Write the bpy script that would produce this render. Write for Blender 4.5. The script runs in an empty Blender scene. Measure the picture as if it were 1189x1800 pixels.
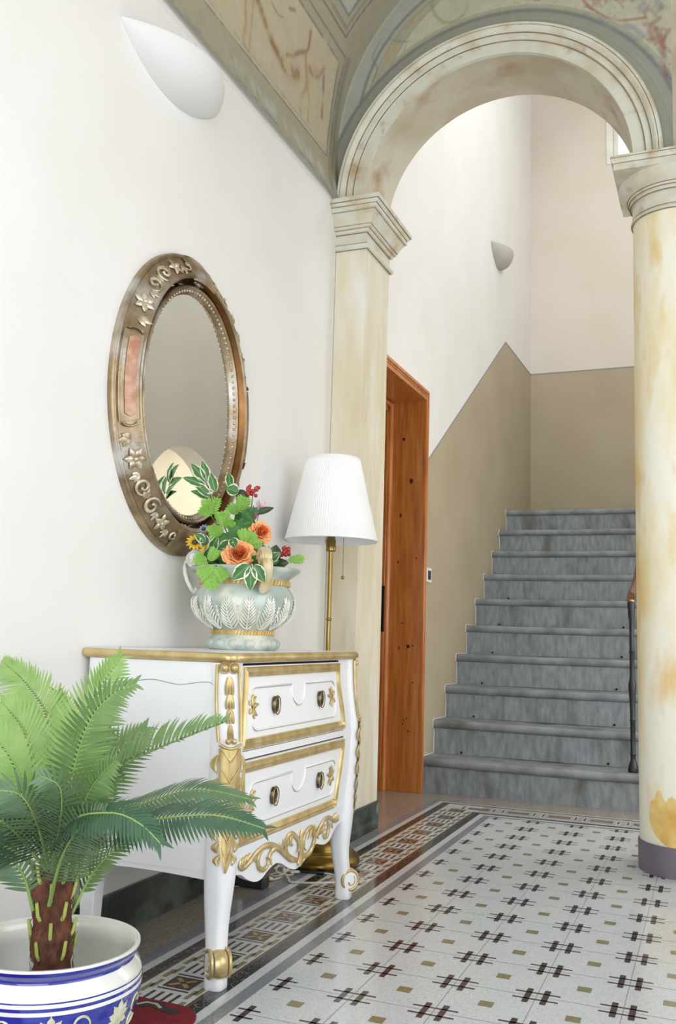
import bpy, bmesh, math, random
import numpy as np
from mathutils import Vector, Matrix

random.seed(7)
SC = bpy.context.scene
COL = SC.collection
PI = math.pi

# ------------------------------------------------------------------ camera
CAM = Vector((1.0195, -2.7857, 0.8476))
YAW, PITCH, ROLL = -0.386859, 0.132537, 0.029557
def cam_axes():
    cy, sy, cp, sp = math.cos(YAW), math.sin(YAW), math.cos(PITCH), math.sin(PITCH)
    f = Vector((sy*cp, cy*cp, sp)); r = Vector((cy, -sy, 0)); u = r.cross(f)
    r2 = r*math.cos(ROLL)+u*math.sin(ROLL); u2 = -r*math.sin(ROLL)+u*math.cos(ROLL)
    return r2, u2, f
r_, u_, f_ = cam_axes()
cd = bpy.data.cameras.new('camera'); cam = bpy.data.objects.new('camera', cd); COL.objects.link(cam)
cam.matrix_world = Matrix(((r_.x, u_.x, -f_.x, CAM.x), (r_.y, u_.y, -f_.y, CAM.y), (r_.z, u_.z, -f_.z, CAM.z), (0, 0, 0, 1)))
cd.sensor_fit = 'VERTICAL'; cd.sensor_height = 24.0; cd.lens = 24.0*1634.58/1800.0
cd.clip_start = 0.05
SC.camera = cam

# ------------------------------------------------------------------ world, lights, exposure
SC.view_settings.view_transform = 'Standard'
SC.view_settings.look = 'None'
SC.view_settings.gamma = 1.0
SC.view_settings.use_curve_mapping = False
SC.view_settings.exposure = 0.38
w = bpy.data.worlds.new('world'); SC.world = w; w.use_nodes = True
bg = w.node_tree.nodes['Background']; bg.inputs[0].default_value = (0.86, 0.93, 1.0, 1); bg.inputs[1].default_value = 1.2
def area(name, loc, direction, sx, sy, power, color):
    l = bpy.data.lights.new(name, 'AREA'); l.shape = 'RECTANGLE'; l.size = sx; l.size_y = sy
    l.energy = power; l.color = color
    o = bpy.data.objects.new(name, l); COL.objects.link(o); o.location = loc
    o.rotation_euler = Vector(direction).to_track_quat('-Z', 'Z').to_euler()
    return o
area('daylight_street_doorway', (0.95, -4.25, 1.55), (0, 1, 0.0), 2.4, 2.9, 48, (0.95, 0.975, 1.0))
area('daylight_side_window', (2.36, -1.5, 1.75), (-1, 0.0, 0.0), 2.6, 2.2, 18, (0.985, 0.985, 1.0))
area('daylight_stair_window', (1.82, 2.75, 5.0), (-1, 0.1, -0.12), 1.6, 1.7, 24, (0.92, 0.96, 1.0))
area('added_stair_fill', (1.86, 2.1, 1.15), (-1, 0.15, 0.0), 1.3, 2.0, 26, (1.0, 0.985, 0.95))  # added fill lamp for dado and lower steps; no door stands here
area('added_passage_lamp', (2.7, 3.7, 2.85), (0, 0, -1), 0.9, 1.6, 34, (1.0, 0.97, 0.90))  # added lamp under the closed passage ceiling, brightens the room the mirror shows
area('daylight_stair_skylight', (0.2, 3.1, 6.7), (0.9, -0.2, -1), 2.0, 2.4, 38, (1.0, 0.965, 0.91))

# ------------------------------------------------------------------ materials
def lin(c):
    return tuple(((v/255.0)/12.92 if v/255.0 <= 0.04045 else (((v/255.0)+0.055)/1.055)**2.4) for v in c)
def mat(name, rgb, rough=0.5, metal=0.0, rgb2=None, scale=8.0, detail=4.0, stretch=None, bump=0.0, bscale=None,
        contrast=(0.35, 0.65), coat=0.0, spec=0.5, rgb3=None, c3=(0.62, 0.72), scale3=3.0, trans=0.0):
    m = bpy.data.materials.new(name); m.use_nodes = True; nt = m.node_tree; n = nt.nodes; L = nt.links
    b = n['Principled BSDF']
    b.inputs['Roughness'].default_value = rough; b.inputs['Metallic'].default_value = metal
    b.inputs['Specular IOR Level'].default_value = spec
    b.inputs['Coat Weight'].default_value = coat; b.inputs['Coat Roughness'].default_value = 0.12
    b.inputs['Transmission Weight'].default_value = trans
    c1 = (*lin(rgb), 1)
    tc = n.new('ShaderNodeTexCoord'); mp = n.new('ShaderNodeMapping'); L.new(tc.outputs['Object'], mp.inputs[0])
    if stretch: mp.inputs['Scale'].default_value = stretch
    nz = n.new('ShaderNodeTexNoise'); L.new(mp.outputs[0], nz.inputs['Vector'])
    nz.inputs['Scale'].default_value = scale; nz.inputs['Detail'].default_value = detail
    if rgb2 is None: rgb2 = tuple(max(0, v*0.96) for v in rgb)
    rp = n.new('ShaderNodeValToRGB'); L.new(nz.outputs['Fac'], rp.inputs[0])
    rp.color_ramp.elements[0].position = contrast[0]; rp.color_ramp.elements[1].position = contrast[1]
    rp.color_ramp.elements[0].color = c1; rp.color_ramp.elements[1].color = (*lin(rgb2), 1)
    out = rp.outputs[0]
    if rgb3 is not None:
        n3 = n.new('ShaderNodeTexNoise'); L.new(mp.outputs[0], n3.inputs['Vector']); n3.inputs['Scale'].default_value = scale3; n3.inputs['Detail'].default_value = 6
        r3 = n.new('ShaderNodeValToRGB'); L.new(n3.outputs['Fac'], r3.inputs[0])
        r3.color_ramp.elements[0].position = c3[0]; r3.color_ramp.elements[1].position = c3[1]
        mx = n.new('ShaderNodeMix'); mx.data_type = 'RGBA'; L.new(r3.outputs[0], mx.inputs['Factor'])
        L.new(out, mx.inputs['A']); mx.inputs['B'].default_value = (*lin(rgb3), 1); out = mx.outputs['Result']
    L.new(out, b.inputs['Base Color'])
    if bump > 0:
        bp = n.new('ShaderNodeBump'); bp.inputs['Strength'].default_value = bump; bp.inputs['Distance'].default_value = 0.004
        if bscale:
            nb = n.new('ShaderNodeTexNoise'); L.new(mp.outputs[0], nb.inputs['Vector']); nb.inputs['Scale'].default_value = bscale; nb.inputs['Detail'].default_value = 5
            L.new(nb.outputs['Fac'], bp.inputs['Height'])
        else: L.new(nz.outputs['Fac'], bp.inputs['Height'])
        L.new(bp.outputs[0], b.inputs['Normal'])
    return m
M = {}
M['wall'] = mat('white_plaster', (240, 238, 235), 0.75, rgb2=(236, 234, 230), scale=2.5, bump=0.05, bscale=60)
M['cream'] = mat('cream_plaster', (226, 219, 208), 0.8, rgb2=(220, 213, 200), scale=2.0)
M['tan'] = mat('tan_dado_paint', (183, 171, 147), 0.7, rgb2=(176, 163, 138), scale=2.2)
M['greyline'] = mat('grey_paint_line', (150, 152, 150), 0.7)
M['stonepaint'] = mat('aged_cream_limewash', (229, 221, 200), 0.7, rgb2=(214, 200, 168), scale=5.0, stretch=(1.5, 1.5, 0.35), bump=0.12, bscale=30, contrast=(0.4, 0.7), rgb3=(232, 232, 222), c3=(0.5, 0.68), scale3=4)
M['colpaint'] = mat('worn_ochre_cream_column_paint', (244, 240, 224), 0.55, rgb2=(232, 214, 158), scale=3.2, detail=7, stretch=(1.6, 1.6, 0.55), bump=0.12, bscale=20, contrast=(0.44, 0.66), rgb3=(230, 194, 120), c3=(0.53, 0.72), scale3=5.0)
M['colwear'] = mat('bare_ochre_patch', (238, 210, 140), 0.6, rgb2=(214, 164, 76), scale=9, detail=8, contrast=(0.4, 0.6))
M['mould'] = mat('aged_moulding_paint', (216, 216, 202), 0.6, rgb2=(200, 190, 164), scale=9.0, detail=6, bump=0.15, bscale=40, contrast=(0.42, 0.7), rgb3=(178, 148, 108), c3=(0.58, 0.76), scale3=11)
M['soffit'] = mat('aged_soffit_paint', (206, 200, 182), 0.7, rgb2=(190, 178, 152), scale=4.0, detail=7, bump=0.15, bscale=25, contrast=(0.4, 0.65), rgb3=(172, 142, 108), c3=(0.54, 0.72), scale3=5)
M['groove'] = mat('brown_groove_patina', (150, 120, 88), 0.8, rgb2=(110, 88, 66), scale=10)
M['plum'] = mat('plum_grey_base_paint', (118, 108, 120), 0.45, rgb2=(104, 96, 108), scale=6)
M['marble_green'] = mat('dark_green_marble', (36, 44, 42), 0.18, rgb2=(72, 90, 80), scale=7, detail=8, contrast=(0.45, 0.62), rgb3=(120, 128, 120), c3=(0.66, 0.7), scale3=5)
M['gapline'] = mat('pale_grout', (150, 150, 140), 0.7)
M['stone'] = mat('grey_green_serena_stone', (142, 148, 152), 0.5, rgb2=(112, 118, 120), scale=9, detail=9, bump=0.35, bscale=60, contrast=(0.36, 0.66), rgb3=(80, 84, 76), c3=(0.54, 0.76), scale3=3.5)
M['stone_riser'] = mat('combed_stone_riser', (152, 160, 166), 0.55, rgb2=(120, 128, 132), scale=12, detail=9, stretch=(3.2, 1, 1.0), bump=0.4, bscale=30, contrast=(0.3, 0.7), rgb3=(84, 88, 76), c3=(0.52, 0.78), scale3=2.6)
M['pine'] = mat('varnished_pine', (196, 124, 58), 0.3, rgb2=(168, 96, 38), scale=6, detail=6, stretch=(9, 9, 0.7), coat=0.5, contrast=(0.35, 0.68), rgb3=(92, 40, 16), c3=(0.72, 0.78), scale3=2.4)
M['pine_edge'] = mat('varnished_pine_moulding', (212, 140, 80), 0.28, rgb2=(182, 106, 50), scale=6, stretch=(9, 9, 0.7), coat=0.5)
M['darkwood'] = mat('dark_door_wood', (92, 38, 16), 0.35, rgb2=(60, 24, 12), scale=6, stretch=(8, 8, 0.8), coat=0.3)
M['iron'] = mat('dark_iron', (56, 60, 62), 0.4, metal=0.5)
M['blackiron'] = mat('black_rusted_iron', (34, 26, 22), 0.5, metal=0.4)
M['brass'] = mat('antique_brass', (168, 146, 92), 0.22, metal=1.0, rgb2=(140, 118, 66), scale=3)
M['brass_base'] = mat('lamp_base_brass', (150, 126, 66), 0.28, metal=1.0, rgb2=(116, 94, 44), scale=3)
M['gold'] = mat('matt_gold_paint', (216, 196, 146), 0.32, metal=0.55, rgb2=(192, 166, 110), scale=22, bump=0.1, bscale=60)
M['gold_dark'] = mat('shaded_gold_paint', (150, 122, 70), 0.4, metal=0.75)
M['lacquer'] = mat('white_lacquer', (246, 247, 249), 0.3, rgb2=(243, 244, 247), scale=3, coat=0.25)
M['line'] = mat('fine_gilt_groove', (176, 166, 140), 0.5, metal=0.3)
M['dark'] = mat('dark_gap', (30, 28, 26), 0.9)
M['pewter'] = mat('dark_pewter', (120, 112, 94), 0.3, metal=0.9, rgb2=(60, 54, 44), scale=60)
M['porcelain'] = mat('white_glazed_porcelain', (238, 238, 230), 0.1, rgb2=(232, 232, 222), scale=4, coat=0.8)
M['blue'] = mat('cobalt_blue_glaze', (28, 34, 140), 0.1, rgb2=(44, 54, 170), scale=7, detail=6, coat=0.8, contrast=(0.35, 0.7))
M['creamflower'] = mat('pale_cream_glaze', (226, 222, 190), 0.15, rgb2=(190, 190, 160), scale=40, coat=0.5)
M['trunk'] = mat('coir_trunk', (112, 68, 48), 0.95, rgb2=(66, 38, 28), scale=60, detail=6, stretch=(1, 1, 0.5), bump=0.9, bscale=90)
M['stub'] = mat('green_stub', (156, 170, 84), 0.5, rgb2=(180, 190, 104), scale=12)
def leafmat(name, a, b, rough=0.42): 
    m = mat(name, a, rough, rgb2=b, scale=22, contrast=(0.3, 0.7), spec=0.5); 
    m.node_tree.nodes['Principled BSDF'].inputs['Subsurface Weight'].default_value = 0.0
    return m
M['palm_bright'] = leafmat('palm_bright_green', (156, 188, 112), (132, 172, 90))
M['palm_mid'] = leafmat('palm_mid_green', (126, 154, 96), (102, 138, 80))
M['palm_dark'] = leafmat('palm_dark_green', (68, 104, 76), (52, 86, 62))
M['palm_grey'] = leafmat('palm_grey_green', (110, 138, 104), (88, 118, 84))
M['rib'] = leafmat('palm_rib', (150, 176, 104), (130, 160, 84))
M['leaf'] = leafmat('leaf_green', (74, 128, 62), (56, 104, 50))
M['leaf_lime'] = leafmat('leaf_lime', (140, 188, 74), (112, 164, 56))
M['leaf_dark'] = leafmat('leaf_dark', (52, 78, 44), (70, 70, 52))
M['leaf_edge'] = leafmat('leaf_cream_edge', (226, 232, 206), (214, 224, 190))
M['vine'] = leafmat('vine_brown', (110, 76, 60), (90, 60, 48))
M['rose'] = mat('peach_petal', (242, 160, 96), 0.6, rgb2=(250, 190, 134), scale=26, contrast=(0.35, 0.65))
M['rose_core'] = mat('orange_petal', (230, 112, 56), 0.6, rgb2=(240, 140, 80), scale=26)
M['berry'] = mat('red_berry', (150, 34, 44), 0.3, rgb2=(190, 70, 56), scale=50)
M['yellow'] = mat('yellow_petal', (232, 192, 52), 0.6, rgb2=(214, 160, 40), scale=30)
M['pink'] = mat('pink_petal', (232, 190, 200), 0.6)
M['magenta'] = mat('magenta_petal', (196, 52, 110), 0.6, rgb2=(170, 40, 90), scale=30)
M['bluepetal'] = mat('grey_blue_petal', (150, 160, 184), 0.6)
M['urn'] = mat('verdigris_washed_ceramic', (194, 205, 197), 0.35, rgb2=(148, 164, 156), scale=12, detail=7, bump=0.2, bscale=30, contrast=(0.4, 0.66), rgb3=(232, 230, 214), c3=(0.5, 0.66), scale3=9, coat=0.2)
M['urn_white'] = mat('urn_raised_white', (240, 240, 232), 0.4, rgb2=(206, 208, 190), scale=30)
M['urn_gold'] = mat('urn_worn_gold', (214, 190, 134), 0.4, metal=0.35, rgb2=(190, 160, 96), scale=40)
M['urn_mix'] = mat('urn_pale_gold', (222, 212, 186), 0.4, metal=0.2, rgb2=(196, 172, 120), scale=16)
M['shade'] = mat('white_pleated_fabric', (250, 250, 250), 0.9, rgb2=(247, 247, 247), scale=3)
M['mframe'] = mat('antique_silver_gilt', (168, 148, 118), 0.34, metal=0.65, rgb2=(126, 106, 80), scale=14, detail=7, bump=0.25, bscale=70, contrast=(0.35, 0.66), rgb3=(200, 196, 190), c3=(0.5, 0.68), scale3=6)
M['mgold'] = mat('antique_gilt_cove', (140, 100, 58), 0.3, metal=0.8, rgb2=(110, 76, 42), scale=14, rgb3=(190, 150, 96), c3=(0.62, 0.74), scale3=9)
M['msilver'] = mat('antique_silver_relief', (214, 204, 184), 0.32, metal=0.55, rgb2=(168, 150, 120), scale=30, bump=0.2, contrast=(0.4, 0.62))
M['mred'] = mat('red_bole_panel', (176, 124, 100), 0.5, metal=0.2, rgb2=(196, 160, 136), scale=30, detail=8, contrast=(0.4, 0.62))
M['mirror'] = mat('mirror_glass', (232, 234, 228), 0.01, metal=1.0, rgb2=(232, 234, 228))
M['mdark'] = mat('mirror_dark_rebate', (52, 44, 34), 0.6)
M['plaster'] = mat('white_plaster_sconce', (226, 226, 224), 0.7, rgb2=(222, 222, 220), scale=4)
M['plaster_grey'] = mat('grey_plaster_sconce', (196, 192, 184), 0.7)
M['plastic'] = mat('white_plastic', (238, 238, 234), 0.35)
M['plastic_dark'] = mat('dark_plastic', (48, 52, 50), 0.35)
M['cable'] = mat('white_cable', (222, 220, 214), 0.4)
M['rug_red'] = mat('red_wool', (128, 16, 30), 0.95, rgb2=(104, 12, 24), scale=90, bump=0.8, bscale=300)
M['rug_dark'] = mat('dark_wool', (44, 34, 40), 0.95, rgb2=(60, 48, 50), scale=90)
M['rug_cream'] = mat('cream_wool', (196, 188, 160), 0.95, rgb2=(150, 150, 130), scale=90)
M['winwhite'] = mat('white_window_paint', (240, 240, 232), 0.4)
M['handrail'] = mat('handrail_wood', (120, 84, 56), 0.35, rgb2=(92, 62, 40), scale=8, stretch=(1, 1, 4), coat=0.3)
gl = mat('window_glass', (250, 252, 255), 0.0, trans=1.0); M['glass'] = gl

def speckle(name, base, dots, scale=330, rough=0.13, amount=0.42, base2=None):
    m = bpy.data.materials.new(name); m.use_nodes = True; nt = m.node_tree; n = nt.nodes; L = nt.links
    b = n['Principled BSDF']; b.inputs['Roughness'].default_value = rough
    tc = n.new('ShaderNodeTexCoord'); v = n.new('ShaderNodeTexVoronoi'); v.inputs['Scale'].default_value = scale
    L.new(tc.outputs['Object'], v.inputs['Vector'])
    sp = n.new('ShaderNodeSeparateColor'); L.new(v.outputs['Color'], sp.inputs[0])
    rp = n.new('ShaderNodeValToRGB'); L.new(sp.outputs[0], rp.inputs[0])
    rp.color_ramp.interpolation = 'CONSTANT'
    e = rp.color_ramp.elements; e[0].position = 0; e[0].color = (*lin(base), 1); e[1].position = 1-amount; e[1].color = (*lin(base2 or base), 1)
    k = len(dots)
    for i, d in enumerate(dots):
        q = e.new(1-amount+amount*(i+0.5)/(k+0.5)); q.color = (*lin(d), 1)
    nz = n.new('ShaderNodeTexNoise'); nz.inputs['Scale'].default_value = 2.2; nz.inputs['Detail'].default_value = 5; L.new(tc.outputs['Object'], nz.inputs['Vector'])
    mx = n.new('ShaderNodeMix'); mx.data_type = 'RGBA'; mx.blend_type = 'MULTIPLY'; mx.inputs['Factor'].default_value = 0.10
    L.new(rp.outputs[0], mx.inputs['A']); L.new(nz.outputs['Color'], mx.inputs['B']); L.new(mx.outputs['Result'], b.inputs['Base Color'])
    rr = n.new('ShaderNodeMapRange'); L.new(nz.outputs['Fac'], rr.inputs['Value']); rr.inputs['To Min'].default_value = rough*0.7; rr.inputs['To Max'].default_value = rough*1.6
    L.new(rr.outputs[0], b.inputs['Roughness'])
    return m
F_ = {}
F_['white'] = speckle('terrazzo_white', (208, 213, 217), [(199, 204, 208), (216, 220, 223), (190, 195, 199)])
F_['whiteb'] = speckle('terrazzo_border_white', (206, 207, 206), [(196, 196, 194), (216, 217, 216)])
F_['beige'] = speckle('terrazzo_rose_beige', (160, 148, 138), [(146, 132, 122), (174, 164, 154), (136, 122, 112)], scale=300, amount=0.6)
F_['grey'] = speckle('terrazzo_grey', (132, 136, 146), [(120, 124, 134), (146, 150, 158)])
F_['black'] = speckle('terrazzo_black', (44, 46, 50), [(60, 60, 62), (36, 38, 42), (150, 140, 130)], amount=0.2, rough=0.12)
F_['brown'] = speckle('terrazzo_brown', (98, 70, 64), [(84, 58, 54), (120, 96, 88)], amount=0.3)
F_['bar'] = speckle('terrazzo_plum_bar', (74, 58, 62), [(64, 48, 54), (88, 72, 74)], amount=0.3)
F_['olive'] = speckle('terrazzo_olive', (136, 130, 96), [(124, 118, 86), (150, 144, 112)], amount=0.3)
F_['ochre'] = speckle('terrazzo_ochre', (176, 144, 86), [(160, 128, 74)], amount=0.3)
F_['band'] = speckle('terrazzo_pink_grey', (176, 168, 166), [(160, 152, 150), (190, 184, 180)], amount=0.3)
F_['seam'] = mat('floor_seam', (120, 120, 120), 0.6)

# ------------------------------------------------------------------ mesh helpers
class MB:
    def __init__(s): s.v = []; s.f = []; s.m = []; s.cur = 0
    def quad(s, a, b, c, d): 
        i = len(s.v); s.v += [tuple(a), tuple(b), tuple(c), tuple(d)]; s.f.append((i, i+1, i+2, i+3)); s.m.append(s.cur)
    def poly(s, pts):
        i = len(s.v); s.v += [tuple(p) for p in pts]; s.f.append(tuple(range(i, i+len(pts)))); s.m.append(s.cur)
    def box(s, x0, x1, y0, y1, z0, z1):
        i = len(s.v)
        s.v += [(x0, y0, z0), (x1, y0, z0), (x1, y1, z0), (x0, y1, z0), (x0, y0, z1), (x1, y0, z1), (x1, y1, z1), (x0, y1, z1)]
        for q in ((0, 3, 2, 1), (4, 5, 6, 7), (0, 1, 5, 4), (1, 2, 6, 5), (2, 3, 7, 6), (3, 0, 4, 7)):
            s.f.append(tuple(i+k for k in q)); s.m.append(s.cur)
    def grid(s, P, cu=False, cv=False, flip=False):
        nu, nv = len(P), len(P[0]); i0 = len(s.v)
        for r in P: s.v += [tuple(p) for p in r]
        for a in range(nu if cu else nu-1):
            for b in range(nv if cv else nv-1):
                a2, b2 = (a+1) % nu, (b+1) % nv
                q = (i0+a*nv+b, i0+a2*nv+b, i0+a2*nv+b2, i0+a*nv+b2)
                s.f.append(q[::-1] if flip else q); s.m.append(s.cur)
        return i0
    def lathe(s, prof, c=(0, 0, 0), n=48, cap=False, fn=None):
        P = []
        for r, z in prof:
            row = []
            for k in range(n):
                t = 2*PI*k/n; rr = r if fn is None else fn(r, z, t)
                row.append((c[0]+rr*math.cos(t), c[1]+rr*math.sin(t), c[2]+z))
            P.append(row)
        i0 = s.grid(P, cv=True, flip=True)
        if cap:
            s.f.append(tuple(i0+k for k in range(n))[::-1]); s.m.append(s.cur)
            s.f.append(tuple(i0+(len(prof)-1)*n+k for k in range(n))); s.m.append(s.cur)
    def tube(s, pts, r, n=8, cap=True, flat=None, up=None, closed=False):
        pts = [Vector(p) for p in pts]; N = len(pts)
        rs = r if isinstance(r, (list, tuple)) else [r]*N
        P = []; prev = Vector(up) if up else None
        for i, p in enumerate(pts):
            if closed: t = pts[(i+1) % N]-pts[i-1]
            else: t = pts[min(i+1, N-1)]-pts[max(i-1, 0)]
            if t.length < 1e-9: t = Vector((0, 0, 1))
            t.normalize()
            if prev is None:
                prev = Vector((0, 0, 1)) if abs(t.z) < 0.9 else Vector((1, 0, 0))
            nn = prev - t*prev.dot(t)
            if nn.length < 1e-6: nn = t.orthogonal()
            nn.normalize(); 
            if not up: prev = nn
            bb = t.cross(nn); fa, fb = flat if flat else (1, 1)
            P.append([p + nn*(rs[i]*fa*math.cos(2*PI*k/n)) + bb*(rs[i]*fb*math.sin(2*PI*k/n)) for k in range(n)])
        i0 = s.grid(P, cu=closed, cv=True)
        if cap and not closed:
            s.f.append(tuple(i0+k for k in range(n))); s.m.append(s.cur)
            s.f.append(tuple(i0+(N-1)*n+k for k in range(n))[::-1]); s.m.append(s.cur)
    def ball(s, c, r, n=10, sc=(1, 1, 1), rot=None):
        P = []
        h = max(4, n//2)
        for a in range(h+1):
            t = PI*a/h
            row = []
            for k in range(n):
                v = Vector((r*sc[0]*math.sin(t)*math.cos(2*PI*k/n), r*sc[1]*math.sin(t)*math.sin(2*PI*k/n), r*sc[2]*math.cos(t)))
                if rot is not None: v = rot @ v
                row.append(Vector(c)+v)
            P.append(row)
        s.grid(P, cv=True)
    def build(s, name, mats, parent=None, smooth=35, bevel=0, subsurf=0, kind=None):
        if not isinstance(mats, (list, tuple)): mats = [mats]
        off = Vector((0, 0, 0)); q = parent
        while q is not None: off += q.location; q = q.parent
        me = bpy.data.meshes.new(name)
        me.from_pydata([(v[0]-off.x, v[1]-off.y, v[2]-off.z) for v in s.v], [], s.f)
        for m in mats: me.materials.append(m)
        me.polygons.foreach_set('material_index', s.m)
        o = bpy.data.objects.new(name, me); COL.objects.link(o)
        bm = bmesh.new(); bm.from_mesh(me)
        bmesh.ops.remove_doubles(bm, verts=bm.verts, dist=1e-6)
        bm.to_mesh(me); bm.free()
        if smooth:
            me.shade_smooth(); me.set_sharp_from_angle(angle=math.radians(smooth))
        if parent is not None: o.parent = parent
        if bevel:
            b = o.modifiers.new('bevel', 'BEVEL'); b.width = bevel; b.segments = 2; b.limit_method = 'ANGLE'
        if subsurf:
            b = o.modifiers.new('sub', 'SUBSURF'); b.levels = subsurf; b.render_levels = subsurf
        if kind: o['kind'] = kind
        return o
def thing(name, label, cat, loc=(0, 0, 0), group=None):
    o = bpy.data.objects.new(name, None); COL.objects.link(o); o.location = loc; o.empty_display_size = 0.05
    o['label'] = label; o['category'] = cat
    if group: o['group'] = group
    return o
def tag(o, label, cat, group=None):
    o['label'] = label; o['category'] = cat
    if group: o['group'] = group
    return o
def prism(mb, outline, axis, a, b):
    """outline 2D closed, extruded along axis ('x','y','z') from a to b"""
    def P(p, t):
        if axis == 'x': return (t, p[0], p[1])
        if axis == 'y': return (p[0], t, p[1])
        return (p[0], p[1], t)
    i = len(mb.v); n = len(outline)
    mb.v += [P(p, a) for p in outline]+[P(p, b) for p in outline]
    mb.f.append(tuple(range(i, i+n))); mb.m.append(mb.cur)
    mb.f.append(tuple(range(i+2*n-1, i+n-1, -1))); mb.m.append(mb.cur)
    for k in range(n):
        k2 = (k+1) % n
        mb.f.append((i+k, i+n+k, i+n+k2, i+k2)); mb.m.append(mb.cur)
def catmull(pts, n=6):
    pts = [Vector(p) for p in pts]; out = []
    for i in range(len(pts)-1):
        p0 = pts[max(i-1, 0)]; p1 = pts[i]; p2 = pts[i+1]; p3 = pts[min(i+2, len(pts)-1)]
        for k in range(n):
            t = k/n
            out.append(0.5*((2*p1)+(p2-p0)*t+(2*p0-5*p1+4*p2-p3)*t*t+(3*p1-p0-3*p2+p3)*t**3))
    out.append(pts[-1]); return out
def lerp(a, b, t): return a+(b-a)*t

# ------------------------------------------------------------------ SHELL
XL = -0.56      # left wall of the hall
XS = -0.53      # left wall of the stair
XR = 2.42
mb = MB(); mb.box(XL-0.3, XL, -4.3, 1.288, 0, 2.86); o = mb.build('wall_left', M['wall'], kind='structure', smooth=0)
# small plaster cove line under the vault
mb = MB(); mb.box(XL, XL+0.004, -4.3, 0.968, 2.800, 2.822); mb.build('trim_1', M['wall'], kind='structure', smooth=0)
# stair left wall with door opening, painted dado
D0, D1, DH = 1.47, 2.315, 2.235
mb = MB()
def sw(y0, z0, y1, z1, y2, z2, y3, z3, mi):
    mb.cur = mi; mb.quad((XS, y0, z0), (XS, y1, z1), (XS, y2, z2), (XS, y3, z3))
LZ = lambda y: 1.852+(y-2.34)*0.6441
mb.cur = 0
mb.quad((XS, 1.29, DH), (XS, D1, DH), (XS, D1, 7), (XS, 1.29, 7))
mb.quad((XS, 1.29, 0), (XS, D0, 0), (XS, D0, DH), (XS, 1.29, DH))
mb.quad((XS, D1, LZ(D1)), (XS, 4.56, LZ(4.56)), (XS, 4.56, 7), (XS, D1, 7))
mb.quad((XS, 4.56, LZ(4.56)), (XS, 5.69, 3.318), (XS, 5.69, 7), (XS, 4.56, 7))
mb.cur = 1
mb.quad((XS, D1, 0), (XS, 4.56, 0), (XS, 4.56, LZ(4.56)), (XS, D1, LZ(D1)))
mb.quad((XS, 4.56, 0), (XS, 5.69, 0), (XS, 5.69, 3.318), (XS, 4.56, LZ(4.56)))
mb.cur = 2
h = 0.0065
mb.quad((XS+.001, D1, LZ(D1)-h), (XS+.001, 4.56, LZ(4.56)-h), (XS+.001, 4.56, LZ(4.56)+h), (XS+.001, D1, LZ(D1)+h))
mb.quad((XS+.001, 4.56, LZ(4.56)-h), (XS+.001, 5.69, 3.318-h), (XS+.001, 5.69, 3.318+h), (XS+.001, 4.56, LZ(4.56)+h))
mb.cur = 0
mb.quad((XS-.35, 1.29, 0), (XS-.35, 5.9, 0), (XS-.35, 5.9, 7), (XS-.35, 1.29, 7))
mb.build('wall_left_stair', [M['wall'], M['tan'], M['greyline']], smooth=0, kind='structure')
# back wall with window
W0, W1, WZ0, WZ1 = 0.172, 0.87, 5.28, 6.35
mb = MB(); mb.cur = 0
Y = 5.69
for (a, b, c, d) in ((XS, W0, 3.318, 7), (W1, 1.9, 3.318, 7), (W0, W1, 3.318, WZ0), (W0, W1, WZ1, 7)):
    mb.quad((a, Y, c), (b, Y, c), (b, Y, d), (a, Y, d))
mb.cur = 1; mb.quad((XS, Y, 0), (1.9, Y, 0), (1.9, Y, 3.318), (XS, Y, 3.318))
mb.cur = 2; mb.quad((XS, Y-.001, 3.3115), (1.9, Y-.001, 3.3115), (1.9, Y-.001, 3.3245), (XS, Y-.001, 3.3245))
mb.build('wall_back', [M['cream'], M['tan'], M['greyline']], smooth=0, kind='structure')
mb = MB()
for (a, b, c, d) in ((W0, W0+.06, WZ0, WZ1), (W1-.06, W1, WZ0, WZ1), (W0+.06, W1-.06, WZ0, WZ0+.06), (W0+.06, W1-.06, WZ1-.06, WZ1)):
    mb.box(a, b, Y-.015, Y+.12, c, d)
mb.box((W0+W1)/2-.03, (W0+W1)/2+.03, Y+.04, Y+.09, WZ0, WZ1)
mb.box(W0+.06, W0+.10, Y+.04, Y+.09, WZ0, WZ1)
wf = mb.build('window_1', M['winwhite'], smooth=0, bevel=.004, kind='structure')
mb = MB(); mb.box(W0+.08, W1-.06, Y+.062, Y+.068, WZ0+.06, WZ1-.06); mb.build('window_pane', M['glass'], wf, smooth=0)
# right wall stair, ceilings, right wall hall
mb = MB()
S0, S1, SZ0, SZ1 = 1.9, 3.6, 4.1, 5.9
G0, G1, GZ = 3.05, 4.35, 1.70
for (a, b, c, d) in ((1.29, S0, 0, 7), (S1, 5.69, 2.5, 7), (S0, S1, 2.5, SZ0), (S0, S1, SZ1, 7), (S0, G0, 0, 2.5), (G1, 5.69, 0, 2.5)):
    mb.quad((1.9, a, c), (1.9, b, c), (1.9, b, d), (1.9, a, d))
for k in range(16):
    a0, a1 = PI*k/16, PI*(k+1)/16; yc_, hw_ = (G0+G1)/2, (G1-G0)/2
    p0 = (yc_+hw_*math.cos(a0), GZ+hw_*math.sin(a0)); p1 = (yc_+hw_*math.cos(a1), GZ+hw_*math.sin(a1))
    mb.quad((1.9, p0[0], p0[1]), (1.9, p1[0], p1[1]), (1.9, p1[0], 2.5), (1.9, p0[0], 2.5))
    mb.quad((1.9, p0[0], p0[1]), (2.1, p0[0], p0[1]), (2.1, p1[0], p1[1]), (1.9, p1[0], p1[1]))
for yy in (G0, G1): mb.quad((1.9, yy, 0), (2.1, yy, 0), (2.1, yy, GZ), (1.9, yy, GZ))
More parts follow.
